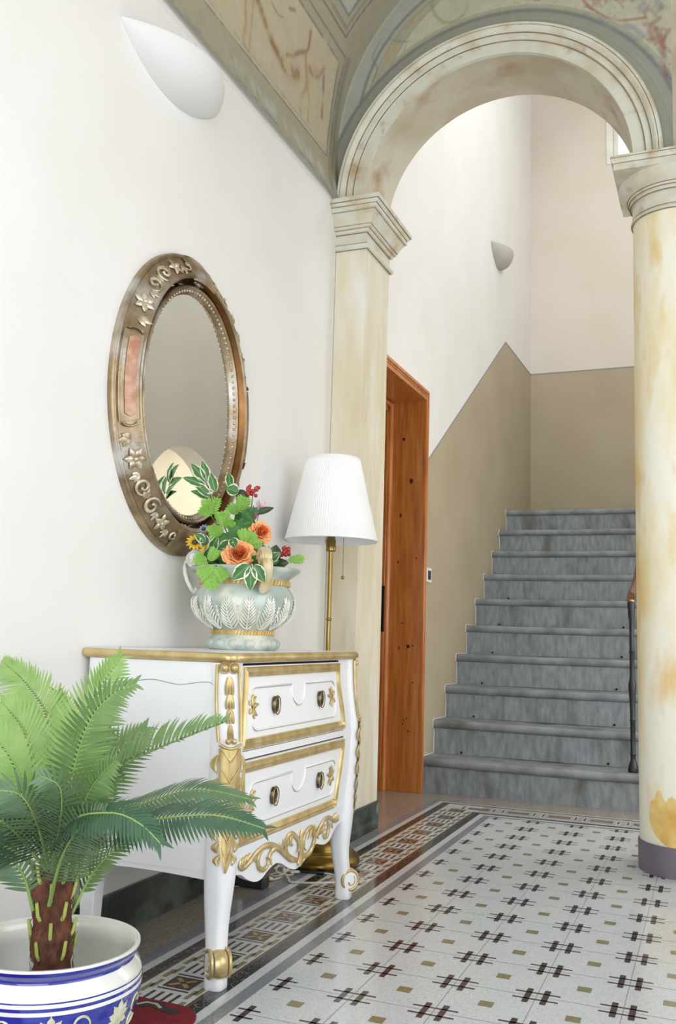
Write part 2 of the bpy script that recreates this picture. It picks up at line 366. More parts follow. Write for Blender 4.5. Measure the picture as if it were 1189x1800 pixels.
mb.build('wall_right_stair', M['wall'], smooth=0, kind='structure')
mb = MB(); mb.quad((3.3, 2.4, 0), (3.3, 5.2, 0), (3.3, 5.2, 2.9), (3.3, 2.4, 2.9)); mb.quad((2.1, 2.4, 0), (3.3, 2.4, 0), (3.3, 2.4, 2.9), (2.1, 2.4, 2.9)); mb.quad((2.1, 5.2, 0), (3.3, 5.2, 0), (3.3, 5.2, 2.9), (2.1, 5.2, 2.9)); mb.quad((1.9, 2.4, 2.9), (3.3, 2.4, 2.9), (3.3, 5.2, 2.9), (1.9, 5.2, 2.9)); mb.quad((1.9, 2.4, 0.001), (3.3, 2.4, 0.001), (3.3, 5.2, 0.001), (1.9, 5.2, 0.001))
mb.build('wall_passage', M['cream'], smooth=0, kind='structure')
mb = MB(); mb.quad((XS, 1.29, 7), (1.9, 1.29, 7), (1.9, 5.69, 7), (XS, 5.69, 7)); mb.build('ceiling_stair', M['cream'], smooth=0, kind='structure')
mb = MB(); mb.box(XR, XR+.2, -4.3, -2.9, 0, 4.2); mb.box(XR, XR+.2, -0.15, 1.29, 0, 4.2); mb.box(XR, XR+.2, -2.9, -0.15, 0, .6); mb.box(XR, XR+.2, -2.9, -0.15, 2.9, 4.2)
mb.build('wall_right', M['wall'], smooth=0, kind='structure')
mb = MB(); mb.box(XL, -0.3, -4.5, -4.3, 0, 4.2); mb.box(2.2, XR, -4.5, -4.3, 0, 4.2); mb.box(-0.3, 2.2, -4.5, -4.3, 3.05, 4.2)
mb.build('wall_front', M['wall'], smooth=0, kind='structure')

# ------------------------------------------------------------------ FRESCO painting (vertex colour = paint on the plaster)
def hashn(ix, iy, seed):
    h = np.sin(ix*127.1+iy*311.7+seed*74.7)*43758.5453
    return h-np.floor(h)
def vnoise(x, y, s, seed):
    x = x*s; y = y*s; ix = np.floor(x); iy = np.floor(y); fx = x-ix; fy = y-iy; fx = fx*fx*(3-2*fx); fy = fy*fy*(3-2*fy)
    a = hashn(ix, iy, seed); b = hashn(ix+1, iy, seed); c = hashn(ix, iy+1, seed); d = hashn(ix+1, iy+1, seed)
    return (a*(1-fx)+b*fx)*(1-fy)+(c*(1-fx)+d*fx)*fy
def fbm(x, y, s, seed): return 0.5*vnoise(x, y, s, seed)+0.3*vnoise(x, y, s*2.1, seed+1)+0.2*vnoise(x, y, s*4.3, seed+2)
def C8(c): return np.array(lin(c))
def segdist(u, v, poly):
    d = np.full(u.shape, 1e9)
    for (a, b) in zip(poly[:-1], poly[1:]):
        ax, ay = a; bx, by = b; dx, dy = bx-ax, by-ay; L2 = dx*dx+dy*dy+1e-12
        t = np.clip(((u-ax)*dx+(v-ay)*dy)/L2, 0, 1)
        d = np.minimum(d, np.hypot(u-ax-t*dx, v-ay-t*dy))
    return d
def smooth2(pts, n=6): return [(p.x, p.y) for p in catmull([(a, b, 0) for a, b in pts], n)]
def blend(col, mask, c): 
    mask = np.clip(mask, 0, 1)[:, None]; return col*(1-mask)+C8(c)*mask
def stroke(col, u, v, poly, wd, c, alpha=1.0, soft=0.4, nz=None, curve=True):
    if curve and len(poly) > 2: poly = smooth2(poly)
    d = segdist(u, v, poly); m = np.clip((wd-d)/(wd*soft+1e-6), 0, 1)*alpha
    if nz is not None: m = m*np.clip((nz-0.3)*3.2, 0.15, 1)
    return blend(col, m, c)
def inpoly(u, v, poly):
    c = np.zeros(u.shape, bool); n = len(poly)
    for i in range(n):
        x1, y1 = poly[i]; x2, y2 = poly[(i+1) % n]
        cond = ((y1 > v) != (y2 > v)) & (u < (x2-x1)*(v-y1)/((y2-y1)+1e-12)+x1)
        c ^= cond
    return c
def paintmat(name):
    m = bpy.data.materials.new(name); m.use_nodes = True; n = m.node_tree.nodes; L = m.node_tree.links
    b = n['Principled BSDF']; b.inputs['Roughness'].default_value = 0.8; b.inputs['Specular IOR Level'].default_value = 0.2
    a = n.new('ShaderNodeVertexColor'); a.layer_name = 'paint'; 
    tc = n.new('ShaderNodeTexCoord'); nz = n.new('ShaderNodeTexNoise'); nz.inputs['Scale'].default_value = 30; nz.inputs['Detail'].default_value = 6; L.new(tc.outputs['Object'], nz.inputs['Vector'])
    rp = n.new('ShaderNodeValToRGB'); rp.color_ramp.elements[0].color = (0.86, 0.85, 0.84, 1); rp.color_ramp.elements[1].color = (1.06, 1.06, 1.05, 1); L.new(nz.outputs['Fac'], rp.inputs[0])
    mx = n.new('ShaderNodeMix'); mx.data_type = 'RGBA'; mx.blend_type = 'MULTIPLY'; mx.inputs['Factor'].default_value = 1
    L.new(a.outputs[0], mx.inputs['A']); L.new(rp.outputs[0], mx.inputs['B']); L.new(mx.outputs['Result'], b.inputs['Base Color'])
    bp = n.new('ShaderNodeBump'); bp.inputs['Strength'].default_value = 0.1; bp.inputs['Distance'].default_value = 0.004; L.new(nz.outputs['Fac'], bp.inputs['Height']); L.new(bp.outputs[0], b.inputs['Normal'])
    return m
M['fresco_vault'] = paintmat('fresco_paint_vault'); M['fresco_lunette'] = paintmat('fresco_paint_lunette')
def set_paint(o, col):
    at = o.data.color_attributes.new('paint', 'FLOAT_COLOR', 'POINT')
    a = np.ones((len(col), 4), np.float32); a[:, :3] = col; at.data.foreach_set('color', a.ravel())
def grid_obj(name, X, Y, Z, m, parent=None, flip=False):
    nu, nv = X.shape; me = bpy.data.meshes.new(name)
    V = np.stack([X.ravel(), Y.ravel(), Z.ravel()], 1)
    idx = np.arange(nu*nv).reshape(nu, nv)
    q = np.stack([idx[:-1, :-1], idx[1:, :-1], idx[1:, 1:], idx[:-1, 1:]], -1).reshape(-1, 4)
    if flip: q = q[:, ::-1]
    me.from_pydata(V.tolist(), [], q.tolist()); me.materials.append(m); me.shade_smooth()
    o = bpy.data.objects.new(name, me); COL.objects.link(o)
    if parent: o.parent = parent
    return o
VC, VZ, VR = 0.395, 3.09, 0.962          # vault: barrel along the hall
def vault_point(a, y):                     # a in degrees, 0 = horizontal to the left
    return VC-VR*np.cos(np.radians(a)), y, VZ+VR*np.sin(np.radians(a))
ys = np.concatenate([np.linspace(-4.3, -0.7, 24), np.linspace(-0.69, 0.975, 290)])
an = np.concatenate([np.linspace(-16.5, 52, 250), np.linspace(53, 90, 14)])
YY, AA = np.meshgrid(ys, an, indexing='ij')
X, Yv, Z = vault_point(AA, YY)
o = grid_obj('ceiling', X, YY, Z, M['fresco_vault'], flip=True); o['kind'] = 'structure'
u = YY.ravel(); a = AA.ravel(); s = np.radians(a)*VR
A2S = lambda d: math.radians(d)*VR
n1 = fbm(u, s, 5, 3); n2 = fbm(u, s, 14, 9); n3 = fbm(u*3, s, 8, 21)
col = np.tile(C8((176, 170, 148)), (len(u), 1))
col = blend(col, n1*0.6, (168, 164, 146))
pan = [(-4.0, A2S(-5.3)), (0.837, A2S(-5.6)), (0.862, A2S(5)), (0.846, A2S(13.4)), (0.812, A2S(20.4)), (-4.0, A2S(20.4))]
ip = inpoly(u, s, pan)
col = blend(col, ip*1.0, (198, 190, 164)); col = blend(col, ip*n1*0.7, (190, 176, 150)); col = blend(col, ip*np.clip(n2-0.5, 0, 1)*1.6, (206, 190, 174))
# lower white-blue washed band
lb = np.clip(1-np.abs(a+12.5)/3.2, 0, 1)
col = blend(col, lb*np.clip((n3-0.35)*3, 0, 1)*np.clip((u+0.35)*3, 0, 1)*0.75, (198, 206, 204))
col = blend(col, lb*np.clip((n1-0.5)*3, 0, 1)*0.6, (150, 146, 120))
col = blend(col, np.clip(1-np.abs(a+16)/1.2, 0, 1)*np.clip((n3-0.4)*4, 0, 1)*0.7, (134, 138, 132))
GR = (134, 134, 122); BL = (128, 134, 134)
for sh, wd, al in ((0, .006, .9), (0.025, .010, .45)):
    col = stroke(col, u, s, [(-4, A2S(-5.3)+sh), (0.837, A2S(-5.6)+sh)], wd, BL if sh == 0 else (160, 158, 140), al, nz=n2+.15, curve=False)
for poly in ([(0.837, A2S(-5.6)), (0.862, A2S(5)), (0.846, A2S(13.4)), (0.812, A2S(20.4)), (-4, A2S(20.4))],
             [(0.83, A2S(-13)), (0.893, A2S(0.4)), (0.887, A2S(10.7)), (0.873, A2S(17.2)), (0.858, A2S(23)), (-4, A2S(22.9))]):
    col = stroke(col, u, s, poly, .006, GR, .9, nz=n2+.2, curve=False)
gd = np.clip(1-np.abs(segdist(u, s, [(0.85, A2S(-15)), (0.925, A2S(0)), (0.918, A2S(11)), (0.90, A2S(18)), (0.885, A2S(23))])-0.0)/0.03, 0, 1)
col = blend(col, gd*0.55, (128, 124, 104))
# second panel
p2 = [(-4, A2S(26.5)), (0.786, A2S(26.6)), (0.815, A2S(40)), (0.80, A2S(60))]
col = stroke(col, u, s, p2, .006, (128, 126, 112), .9, nz=n2+.2, curve=False)
p2b = [(-4, A2S(28.0)), (0.762, A2S(28.2)), (0.785, A2S(40)), (0.77, A2S(60))]
col = stroke(col, u, s, p2b, .010, (150, 146, 130), .8, nz=n2+.2, curve=False)
dm = [(0.1, A2S(31)), (0.727, A2S(31)), (0.737, A2S(37)), (0.74, A2S(50))]
col = stroke(col, u, s, dm, .012, (126, 132, 136), .9, nz=n2+.25, curve=False)
dd = inpoly(u, s, [(-4, A2S(31)), (0.727, A2S(31)), (0.74, A2S(50)), (-4, A2S(50))]); col = blend(col, dd*.6, (196, 198, 186))
# faded figures
def Q(L): return [(y, A2S(d)) for y, d in L]
BR = (146, 114, 84)
for L, wd, al, c in (
    ([(0.106, 9.6), (0.167, 8.2), (0.22, 6.5), (0.27, 5.0), (0.372, 3.8)], .017, .75, BR),
    ([(0.37, 3.8), (0.43, 4.2), (0.50, 5.8)], .026, .65, (150, 118, 88)),
    ([(0.39, 6.8), (0.44, 8.6), (0.486, 11.1), (0.544, 13.8), (0.527, 18)], .010, .6, BR),
    ([(0.541, 12), (0.575, 8.5), (0.593, 6.4), (0.57, 3), (0.552, 0.6), (0.554, -2.6)], .012, .55, (164, 138, 104)),
    ([(0.593, 6.4), (0.629, 3.2), (0.628, -2.3)], .009, .5, (164, 138, 104)),
    ([(0.58, 9.5), (0.61, 7.5), (0.60, 5.5)], .028, .35, (180, 150, 118)),
    ([(0.026, 6.4), (0.044, 1.4), (0.033, -3), (0.064, -4.5)], .010, .5, (160, 136, 106)),
    ([(0.079, 8.6), (0.089, 3.1), (0.082, -3)], .008, .5, (160, 136, 106)),
    ([(0.05, 9), (0.065, 4), (0.05, -2)], .022, .25, (186, 164, 134)),
    ([(0.727, 13.3), (0.756, 8.7)], .010, .6, (110, 120, 124)), ([(0.756, 8.7), (0.773, 3.6)], .012, .6, (150, 110, 76)),
    ([(0.595, 10.8), (0.64, 10.2), (0.69, 12.2), (0.713, 15.5)], .010, .55, (156, 122, 96)),
    ([(0.64, 11.5), (0.67, 12.3), (0.70, 13.5)], .018, .4, (176, 150, 130)),
    ([(0.20, 13), (0.26, 12.4), (0.30, 13.2)], .004, .5, BR), ([(0.33, 16.5), (0.37, 17.6)], .006, .6, (126, 124, 90))):
    col = stroke(col, u, s, Q(L), wd*2.3, tuple(min(255, q+18) for q in c), al*.75, soft=0.8, nz=n2+.05)
    col = stroke(col, u, s, Q(L), wd*1.25, c, al, soft=0.7, nz=n2+.1)
# repeating figures along the hidden length of the vault
for k in (-1.2, -2.4, -3.4):
    col = stroke(col, u, s, [(y+k, v) for y, v in Q([(0.106, 9.6), (0.167, 8.2), (0.27, 5.0), (0.372, 3.8)])], .02, BR, .6, nz=n2+.1)
set_paint(o, col)
# rest of the ceiling: flat crown and right haunch
mb = MB(); P = []
for k in range(0, 25):
    t = k/24; 
    if k <= 6: x, z = VC+(1.30-VC+0.06)*k/6, VZ+VR
    else:
        q = (k-6)/18*PI/2; x, z = 1.36+1.06*math.sin(q), VZ+VR-1.19*(1-math.cos(q))
    P.append([(x, -4.3, z), (x, 0.975, z)])
mb.grid(P); mb.build('ceiling_crown', M['soffit'], kind='structure')

# lunette wall over the arches (plane y = 0.97), wall body and back face
AC, AZ, AR, AO = 0.163, 2.810, 0.587, 0.700
YF, YB = 0.970, 1.290
XE = 0.90
th = np.linspace(0, PI, 420)
def rmax(t, cx, x0, x1, z1):
    c, s_ = np.cos(t), np.sin(t); r = np.full(t.shape, 1e9)
    with np.errstate(divide='ignore', invalid='ignore'):
        r = np.where(c > 1e-9, np.minimum(r, (x1-cx)/c), r); r = np.where(c < -1e-9, np.minimum(r, (x0-cx)/c), r)
        r = np.where(s_ > 1e-9, np.minimum(r, z1/s_), r)
    return r
RM = rmax(th, AC, -0.62, 0.905, 1.32)
tt = np.linspace(0, 1, 210)
R2 = (AO-0.012)+(RM[:, None]-(AO-0.012))*tt[None, :]
X = AC+R2*np.cos(th)[:, None]; Z = AZ+R2*np.sin(th)[:, None]; Yl = np.full(X.shape, YF)
o = grid_obj('wall_arch', X, Yl, Z, M['fresco_lunette'], flip=True); o['kind'] = 'structure'
u = X.ravel(); s = Z.ravel(); rr = np.hypot(u-AC, s-AZ); rv = np.hypot(u-VC, s-VZ)
n1 = fbm(u, s, 5, 33); n2 = fbm(u, s, 16, 39); n3 = fbm(u, s, 40, 49)
col = np.tile(C8((176, 174, 154)), (len(u), 1)); col = blend(col, n1*0.7, (164, 162, 142))
inn = (rv < 0.80) & (rr > 0.82)
col = blend(col, inn*1.0, (188, 187, 166)); col = blend(col, inn*np.clip((n2-.45)*3, 0, 1)*.5, (202, 200, 184))
# outer grey rim of the lunette
col = blend(col, np.clip((rv-0.86)/0.02, 0, 1)*0.85, (166, 170, 160)); col = blend(col, (rv > .86)*n2*0.4, (184, 190, 186))
col = blend(col, np.clip(1-np.abs(rv-0.955)/0.008, 0, 1)*.7, (190, 190, 172))
for r0, wd, c, al in ((0.835, .004, (150, 150, 136), .6), (0.80, .004, (140, 144, 140), .6)):
    col = blend(col, np.clip(1-np.abs(rv-r0)/wd, 0, 1)*al, c)
dl = np.hypot(u-0.1817, s-3.2046)
leftm = (u < 0.25)
col = blend(col, leftm*np.clip(1-np.abs(dl-0.645)/.013, 0, 1)*.85*np.clip(n2*2.2, .3, 1), (118, 122, 120))
col = blend(col, leftm*np.clip(1-np.abs(dl-0.615)/.004, 0, 1)*.5, (130, 130, 116))
# concentric blue-grey bands round the arch
col = blend(col, np.clip((0.80-rr)/.006, 0, 1)*1.0, (160, 162, 148)); col = blend(col, (rr < .80)*n1*.5, (148, 150, 138))
col = blend(col, np.clip(1-np.abs(rr-0.792)/.016, 0, 1)*.9*np.clip(n2*2.4, .35, 1), (122, 126, 126))
col = blend(col, np.clip(1-np.abs(rr-0.768)/.010, 0, 1)*.5, (146, 152, 150)); col = blend(col, np.clip(1-np.abs(rr-0.745)/.003, 0, 1)*.6, (136, 138, 128))
rrb = (u > .55)*np.clip(1-np.abs(rr-0.80)/.02, 0, 1); col = blend(col, rrb*np.clip((n3-.4)*3, 0, 1)*.7, (124, 134, 146))
for L, wd, al, c in (
    ([(-0.115, 3.79), (-0.115, 3.744), (-0.114, 3.694), (-0.080, 3.635), (-0.032, 3.613), (0.021, 3.632), (0.046, 3.675), (0.04, 3.75)], .012, .6, (150, 148, 118)),
    ([(-0.03, 3.72), (0.0, 3.69), (-0.01, 3.66)], .016, .3, (166, 160, 140)),
    ([(-0.332, 3.49), (-0.325, 3.56)], .012, .6, (196, 158, 92)), ([(-0.295, 3.52), (-0.288, 3.565)], .010, .6, (196, 158, 92)), ([(-0.248, 3.52), (-0.242, 3.56)], .010, .5, (196, 158, 100)),
    ([(-0.369, 3.596), (-0.403, 3.524), (-0.380, 3.461), (-0.399, 3.401)], .006, .6, (146, 134, 100)),
    ([(-0.327, 3.604), (-0.277, 3.575), (-0.228, 3.564)], .005, .6, (140, 138, 120)),
    ([(-0.25, 3.66), (-0.18, 3.66), (-0.13, 3.69)], .007, .5, (196, 150, 130)), ([(-0.2, 3.64), (-0.19, 3.6)], .007, .4, (196, 160, 120)),
    ([(0.545, 3.62), (0.554, 3.577), (0.593, 3.524), (0.657, 3.468), (0.715, 3.444), (0.809, 3.435)], .009, .75, (160, 112, 96)),
    ([(0.62, 3.56), (0.68, 3.55), (0.72, 3.50)], .006, .5, (150, 130, 110)), ([(0.70, 3.58), (0.76, 3.53)], .010, .35, (120, 118, 130)),
    ([(0.80, 3.46), (0.83, 3.50)], .010, .4, (176, 120, 100)),
    ([(0.845, 3.377), (0.869, 3.301), (0.874, 3.230), (0.885, 3.164)], .020, .6, (150, 96, 84)),
    ([(0.875, 3.22), (0.885, 3.164), (0.90, 3.14)], .008, .7, (140, 90, 80)),
    ([(0.86, 3.42), (0.82, 3.38), (0.835, 3.33)], .016, .55, (156, 104, 92)), ([(0.90, 3.36), (0.87, 3.30), (0.90, 3.26)], .012, .6, (156, 104, 90)),
    ([(0.727, 3.419), (0.758, 3.398), (0.795, 3.353)], .018, .55, (126, 136, 154)), ([(0.70, 3.43), (0.69, 3.39)], .010, .3, (126, 136, 154)),
    ([(0.89, 3.19), (0.90, 3.12)], .012, .5, (124, 136, 156)),
    ([(0.30, 3.66), (0.36, 3.63), (0.44, 3.63), (0.50, 3.60)], .010, .4, (160, 130, 116)), ([(0.2, 3.70), (0.28, 3.69), (0.34, 3.72)], .010, .4, (150, 120, 100)),
    ([(0.46, 3.68), (0.5, 3.72), (0.56, 3.70)], .012, .35, (126, 132, 150))):
    col = stroke(col, u, s, L, wd, c, al, soft=.7, nz=n2+.15)
specks = (rr > 0.83)*(u > .15)*np.clip((fbm(u, s, 22, 71)-.60)*9, 0, 1)
col = blend(col, specks*.45, (150, 108, 94))
specks = (rr > 0.83)*(u > .45)*np.clip((fbm(u, s, 19, 91)-.62)*9, 0, 1)
col = blend(col, specks*.5, (130, 136, 150))
set_paint(o, col)
# body of the arcade wall: two bays
mb = MB()
def bay(cx, x0, x1, front):
    n = 48; top = 4.2
    for k in range(n):
        a0, a1 = PI*k/n, PI*(k+1)/n
        def inner(a, y): return (cx+AR*math.cos(a), y, AZ+AR*math.sin(a))
        def outer(a, y):
            r = float(rmax(np.array([a]), cx, x0, x1, top-AZ)[0]); return (cx+r*math.cos(a), y, AZ+r*math.sin(a))
        mb.cur = 0; mb.quad(inner(a0, YF), inner(a1, YF), inner(a1, YB), inner(a0, YB))
        mb.cur = 1; mb.quad(inner(a0, YB), outer(a0, YB), outer(a1, YB), inner(a1, YB))
        if front: mb.cur = 2; mb.quad(inner(a0, YF), outer(a0, YF), outer(a1, YF), inner(a1, YF))
bay(AC, -0.62, 0.905, False); bay(1.647, 0.905, XR, True)
mb.cur = 1; mb.box(-0.95, 1.95, YB-.04, YB, 4.19, 7.0); mb.box(1.9, 2.6, YB-.04, YB, 0, 4.2)
mb.build('wall_arcade_body', [M['soffit'], M['cream'], M['soffit']], kind='structure')
# archivolt moulding
def archivolt(cx, name):
    mb = MB()
    prof = [(AR, 0.0), (AR, 0.020), (0.634, 0.020), (0.634, 0.020), (0.636, 0.026), (0.640, 0.034), (0.662, 0.034), (0.664, 0.042), (0.668, 0.046), (0.672, 0.050), (0.678, 0.058), (0.684, 0.060), (0.688, 0.060), (0.6885, 0.052), (0.690, 0.052), (0.6905, 0.062), (0.700, 0.062), (0.705, 0.056), (0.706, 0.0)]
    P = []
    for k in range(97):
        a = PI*k/96
        P.append([(cx+r*math.cos(a), YF-d, AZ+r*math.sin(a)) for r, d in prof])
    mb.cur = 0; mb.grid(P)
    mb.cur = 1
    for r, d in ((0.6365, 0.0275), (0.6640, 0.0420), (0.6893, 0.0535)):
        mb.tube([(cx+r*math.cos(PI*k/96), YF-d-.0005, AZ+r*math.sin(PI*k/96)) for k in range(97)], 0.0022, n=5)
    return mb.build(name, [M['mould'], M['groove']], kind='structure')
archivolt(AC, 'trim_2'); archivolt(1.647, 'trim_3')

# ------------------------------------------------------------------ pilaster and column
def sweep_cap(mb, x_edges, prof, y0, y1, xa):
    pass
pil = thing('pilaster', 'cream square pilaster with stepped moulded capital, between the white wall and the doorway', 'pilaster', (-0.485, 1.13, 0))
XP = -0.41
mb = MB(); mb.box(XL+.001, XP, YF, YB, 0.12, 2.64); mb.build('shaft', M['stonepaint'], pil, smooth=0, bevel=.004)
mb = MB(); mb.box(XL, XP+.006, YF-.006, YB+.006, 0, 0.12); mb.build('plinth', M['marble_green'], pil, smooth=0, bevel=.002)['label'] = 'dark green marble plinth'
def cap_ring(mb, prof, x0, x1, y0, y1, open_left=True):
    # square moulding swept round a rectangle; prof = (offset, z)
    P = []
    for off, z in prof:
        P.append([(x0, y0-off, z), (x1+off, y0-off, z), (x1+off, y1+off, z), (x0, y1+off, z)])
    mb.grid(P, flip=False)
capp = [(0.0, 2.615), (0.008, 2.617), (0.012, 2.624), (0.012, 2.632), (0.008, 2.636), (0.004, 2.640), (0.002, 2.645), (0.002, 2.682), (0.010, 2.686), (0.012, 2.694), (0.022, 2.698), (0.024, 2.710), (0.030, 2.712), (0.048, 2.730), (0.058, 2.752), (0.062, 2.770), (0.064, 2.772), (0.064, 2.790), (0.068, 2.794), (0.078, 2.806), (0.082, 2.812), (0.082, 2.832), (0.0, 2.833)]
capp2 = [(0.0, 2.612), (0.010, 2.614), (0.017, 2.622), (0.017, 2.632), (0.011, 2.637), (0.004, 2.641), (0.001, 2.646), (0.001, 2.690), (0.013, 2.692), (0.016, 2.699), (0.016, 2.706), (0.026, 2.708), (0.027, 2.720), (0.033, 2.722), (0.036, 2.735), (0.044, 2.752), (0.054, 2.766), (0.057, 2.774), (0.066, 2.776), (0.066, 2.796), (0.070, 2.799), (0.078, 2.808), (0.079, 2.812), (0.085, 2.814), (0.085, 2.832), (0.0, 2.833)]
capp = [(a, b-0.022) for a, b in capp2]
mb = MB(); mb.cur = 0; cap_ring(mb, capp, XL, XP, YF, YB)
mb.cur = 1
for off, z in ((0.0025, 2.668), (0.0165, 2.685), (0.0275, 2.6995), (0.0575, 2.753), (0.0665, 2.7755), (0.0795, 2.7905), (0.0055, 2.6175), (0.006, 2.5905)):
    mb.tube([(-0.56, YF-off, z-.0), (XP+off, YF-off, z), (XP+off, YB+off, z)], .0024, n=4)
mb.build('capital', [M['mould'], M['groove']], pil, smooth=40)

CX, CY = 0.900, 1.135
clm = thing('column', 'thick round cream and ochre stained column with plum painted foot, right of the stairs', 'column', (CX, CY, 0))
mb = MB(); mb.lathe([(0.1785, 0.0), (0.1785, 0.105), (0.1770, 0.112), (0.168, 0.113)], (CX, CY, 0), 72); mb.build('base', M['plum'], clm)['label'] = 'plum painted column foot'
mb = MB()
pr = [(0.1700, 0.108)]+[(lerp(0.1722, 0.1665, max(0.0, (z-0.9)/1.7)**1.5), float(z)) for z in np.linspace(0.112, 2.60, 40)]
mb.lathe(pr, (CX, CY, 0), 72); mb.build('shaft', M['colpaint'], clm)
# worn ochre patch at the foot of the shaft (own colour, own outline)
mb = MB()
rg = random.Random(4)
def patch(t0, t1, z0, z1, seed, mb=mb):
    rg = random.Random(seed); P = []
    nt_, nz_ = 60, 20
    ed = [0]*(nt_+1); ed2 = [.026*math.sin(k*.22)+.012*math.sin(k*.61+1)+rg.uniform(-.004, .004) for k in range(nt_+1)]
    for a_ in range(nt_+1):
        t = math.radians(lerp(t0, t1, a_/nt_)); e = max(0.0, math.sin(PI*a_/nt_))**0.55
        zb = lerp((z0+z1)/2, z0, e)+ed[a_]; zt = lerp((z0+z1)/2, z1, e)+ed2[a_]
        P.append([(CX+(0.1726)*math.cos(t), CY+(0.1726)*math.sin(t), max(0.113, lerp(zb, zt, b_/nz_))) for b_ in range(nz_+1)])
    mb.grid(P)
patch(-138, -48, 0.100, 0.315, 5)
mb.build('ochre_patch', M['colwear'], clm)['label'] = 'worn ochre patch low on the shaft'
# capital: round mouldings under a square abacus
mb = MB(); mb.cur = 0
mb.lathe([(0.1665, 2.585), (0.172, 2.588), (0.176, 2.596), (0.172, 2.604), (0.1685, 2.607), (0.1680, 2.612), (0.1685, 2.665), (0.176, 2.668), (0.179, 2.675), (0.178, 2.681), (0.184, 2.684), (0.187, 2.692), (0.190, 2.695), (0.200, 2.702), (0.214, 2.718), (0.224, 2.738), (0.226, 2.752), (0.10, 2.753)], (CX, CY, 0), 72)
mb.cur = 1
for r, z in ((0.1700, 2.6065), (0.1775, 2.6665), (0.183, 2.6835), (0.1885, 2.6945), (0.172, 2.5865)):
    mb.tube([(CX+r*math.cos(2*PI*k/72), CY+r*math.sin(2*PI*k/72), z) for k in range(72)], .002, n=4, closed=True)
mb.build('capital', [M['mould'], M['groove']], clm, smooth=40)
mb = MB(); mb.cur = 0
ab = [(-0.020, 2.752), (-0.008, 2.752), (-0.008, 2.778), (-0.004, 2.782), (0.000, 2.790), (0.002, 2.792), (0.002, 2.811), (-0.05, 2.8115)]
H = 0.232
P = []
for off, z in ab: P.append([(CX-H-off, CY-H-off, z), (CX+H+off, CY-H-off, z), (CX+H+off, CY+H+off, z), (CX-H-off, CY+H+off, z)])
mb.grid(P, cv=True); mb.f.append((3, 2, 1, 0)); mb.m.append(0)
mb.cur = 1
for off, z in ((-.006, 2.7795), (0.0025, 2.8005)):
    mb.tube([(CX-H-off, CY-H-off, z), (CX+H+off, CY-H-off, z), (CX+H+off, CY+H+off, z), (CX-H-off, CY+H+off, z)], .0014, n=4, closed=True)
mb.build('abacus', [M['mould'], M['groove']], clm, smooth=0)

# ------------------------------------------------------------------ FLOOR (inlaid terrazzo) : one slab, inlays are its pattern
mb = MB()
fm = ['beige', 'white', 'whiteb', 'grey', 'black', 'brown', 'bar', 'olive', 'ochre', 'band', 'seam']
FI = {k: i for i, k in enumerate(fm)}
mb.cur = 0; mb.box(-0.9, 2.6, -4.6, 5.8, -0.08, 0.0)
def rect(k, x0, x1, y0, y1, lv=1):
    mb.cur = FI[k]; z = 0.00025*lv; mb.quad((x0, y0, z), (x1, y0, z), (x1, y1, z), (x0, y1, z))
YN = -3.9
rect('grey', -0.392, 2.2, YN, 2.135, 1); 
rect('whiteb', -0.352, 2.2, YN, 2.120, 2)
rect('black', -0.325, 2.2, YN, 2.100, 3)
rect('brown', -0.295, 2.2, YN, 2.078, 4)
rect('whiteb', -0.284, 2.2, YN, 2.073, 5)
rect('band', -0.10, 2.2, 1.925, 2.062, 6)
rect('brown', -0.122, 2.2, YN, 1.905, 7)
rect('black', -0.110, 2.2, YN, 1.899, 8)
rect('white', -0.076, 2.2, YN, 1.865, 9)
rect('grey', -0.048, 2.2, YN, 1.838, 10)
rect('white', -0.013, 2.2, YN, 1.810, 11)
LV = 13
# side border motifs
y = -3.7
while y < 1.95:
    xc, yc = -0.2, y
    if yc < 1.98:
        rect('bar', -0.238, -0.162, yc-.036, yc+.036, 6)
        for a_ in (45, 135):
            for sgn in (-1, 1):
                ca, sa = math.cos(math.radians(a_)), math.sin(math.radians(a_))
                p0 = (xc+sgn*ca*.007, yc+sgn*sa*.007); p1 = (xc+sgn*ca*.036, yc+sgn*sa*.034)
                nx, ny = -sa*.006, ca*.006; mb.cur = FI['ochre']; z = .00175
                mb.quad((p0[0]-nx, p0[1]-ny, z), (p1[0]-nx, p1[1]-ny, z), (p1[0]+nx, p1[1]+ny, z), (p0[0]+nx, p0[1]+ny, z))
        for sg in (-1, 1): rect('bar', -0.243, -0.157, yc+sg*.0475-.004, yc+sg*.0475+.004, 6)
    ye = y+0.1
    if ye < 2.0:
        for k in range(4):
            xx = -0.235+k*0.0232; rect('bar', xx-.0045, xx+.0045, ye-.032, ye+.032, 6)
    # stepped olive fillets, two steps per 0.2
    for k in (0, 1):
        yy = y-.05+k*.1
        if yy > 1.92: continue
        rect('olive', -0.272, -0.258, yy-.035, yy+.020, 6); rect('olive', -0.262, -0.250, yy-.005, yy+.05, 6)
        rect('olive', -0.150, -0.138, yy-.035, yy+.020, 6); rect('olive', -0.142, -0.128, yy-.005, yy+.05, 6)
    y += 0.2
# back border motifs
x = 0.09-.2
while x < 2.1:
    rect('brown', x-.052, x+.052, 1.965, 2.015, 7); rect('olive', x-.040, x+.040, 1.980, 2.002, 8)
    for sg in (-1, 1):
        rect('whiteb', x+sg*.078-.010, x+sg*.078+.010, 1.94, 2.045, 7); rect('bar', x+sg*.078-.005, x+sg*.078+.005, 1.955, 2.030, 8)
    x += 0.2
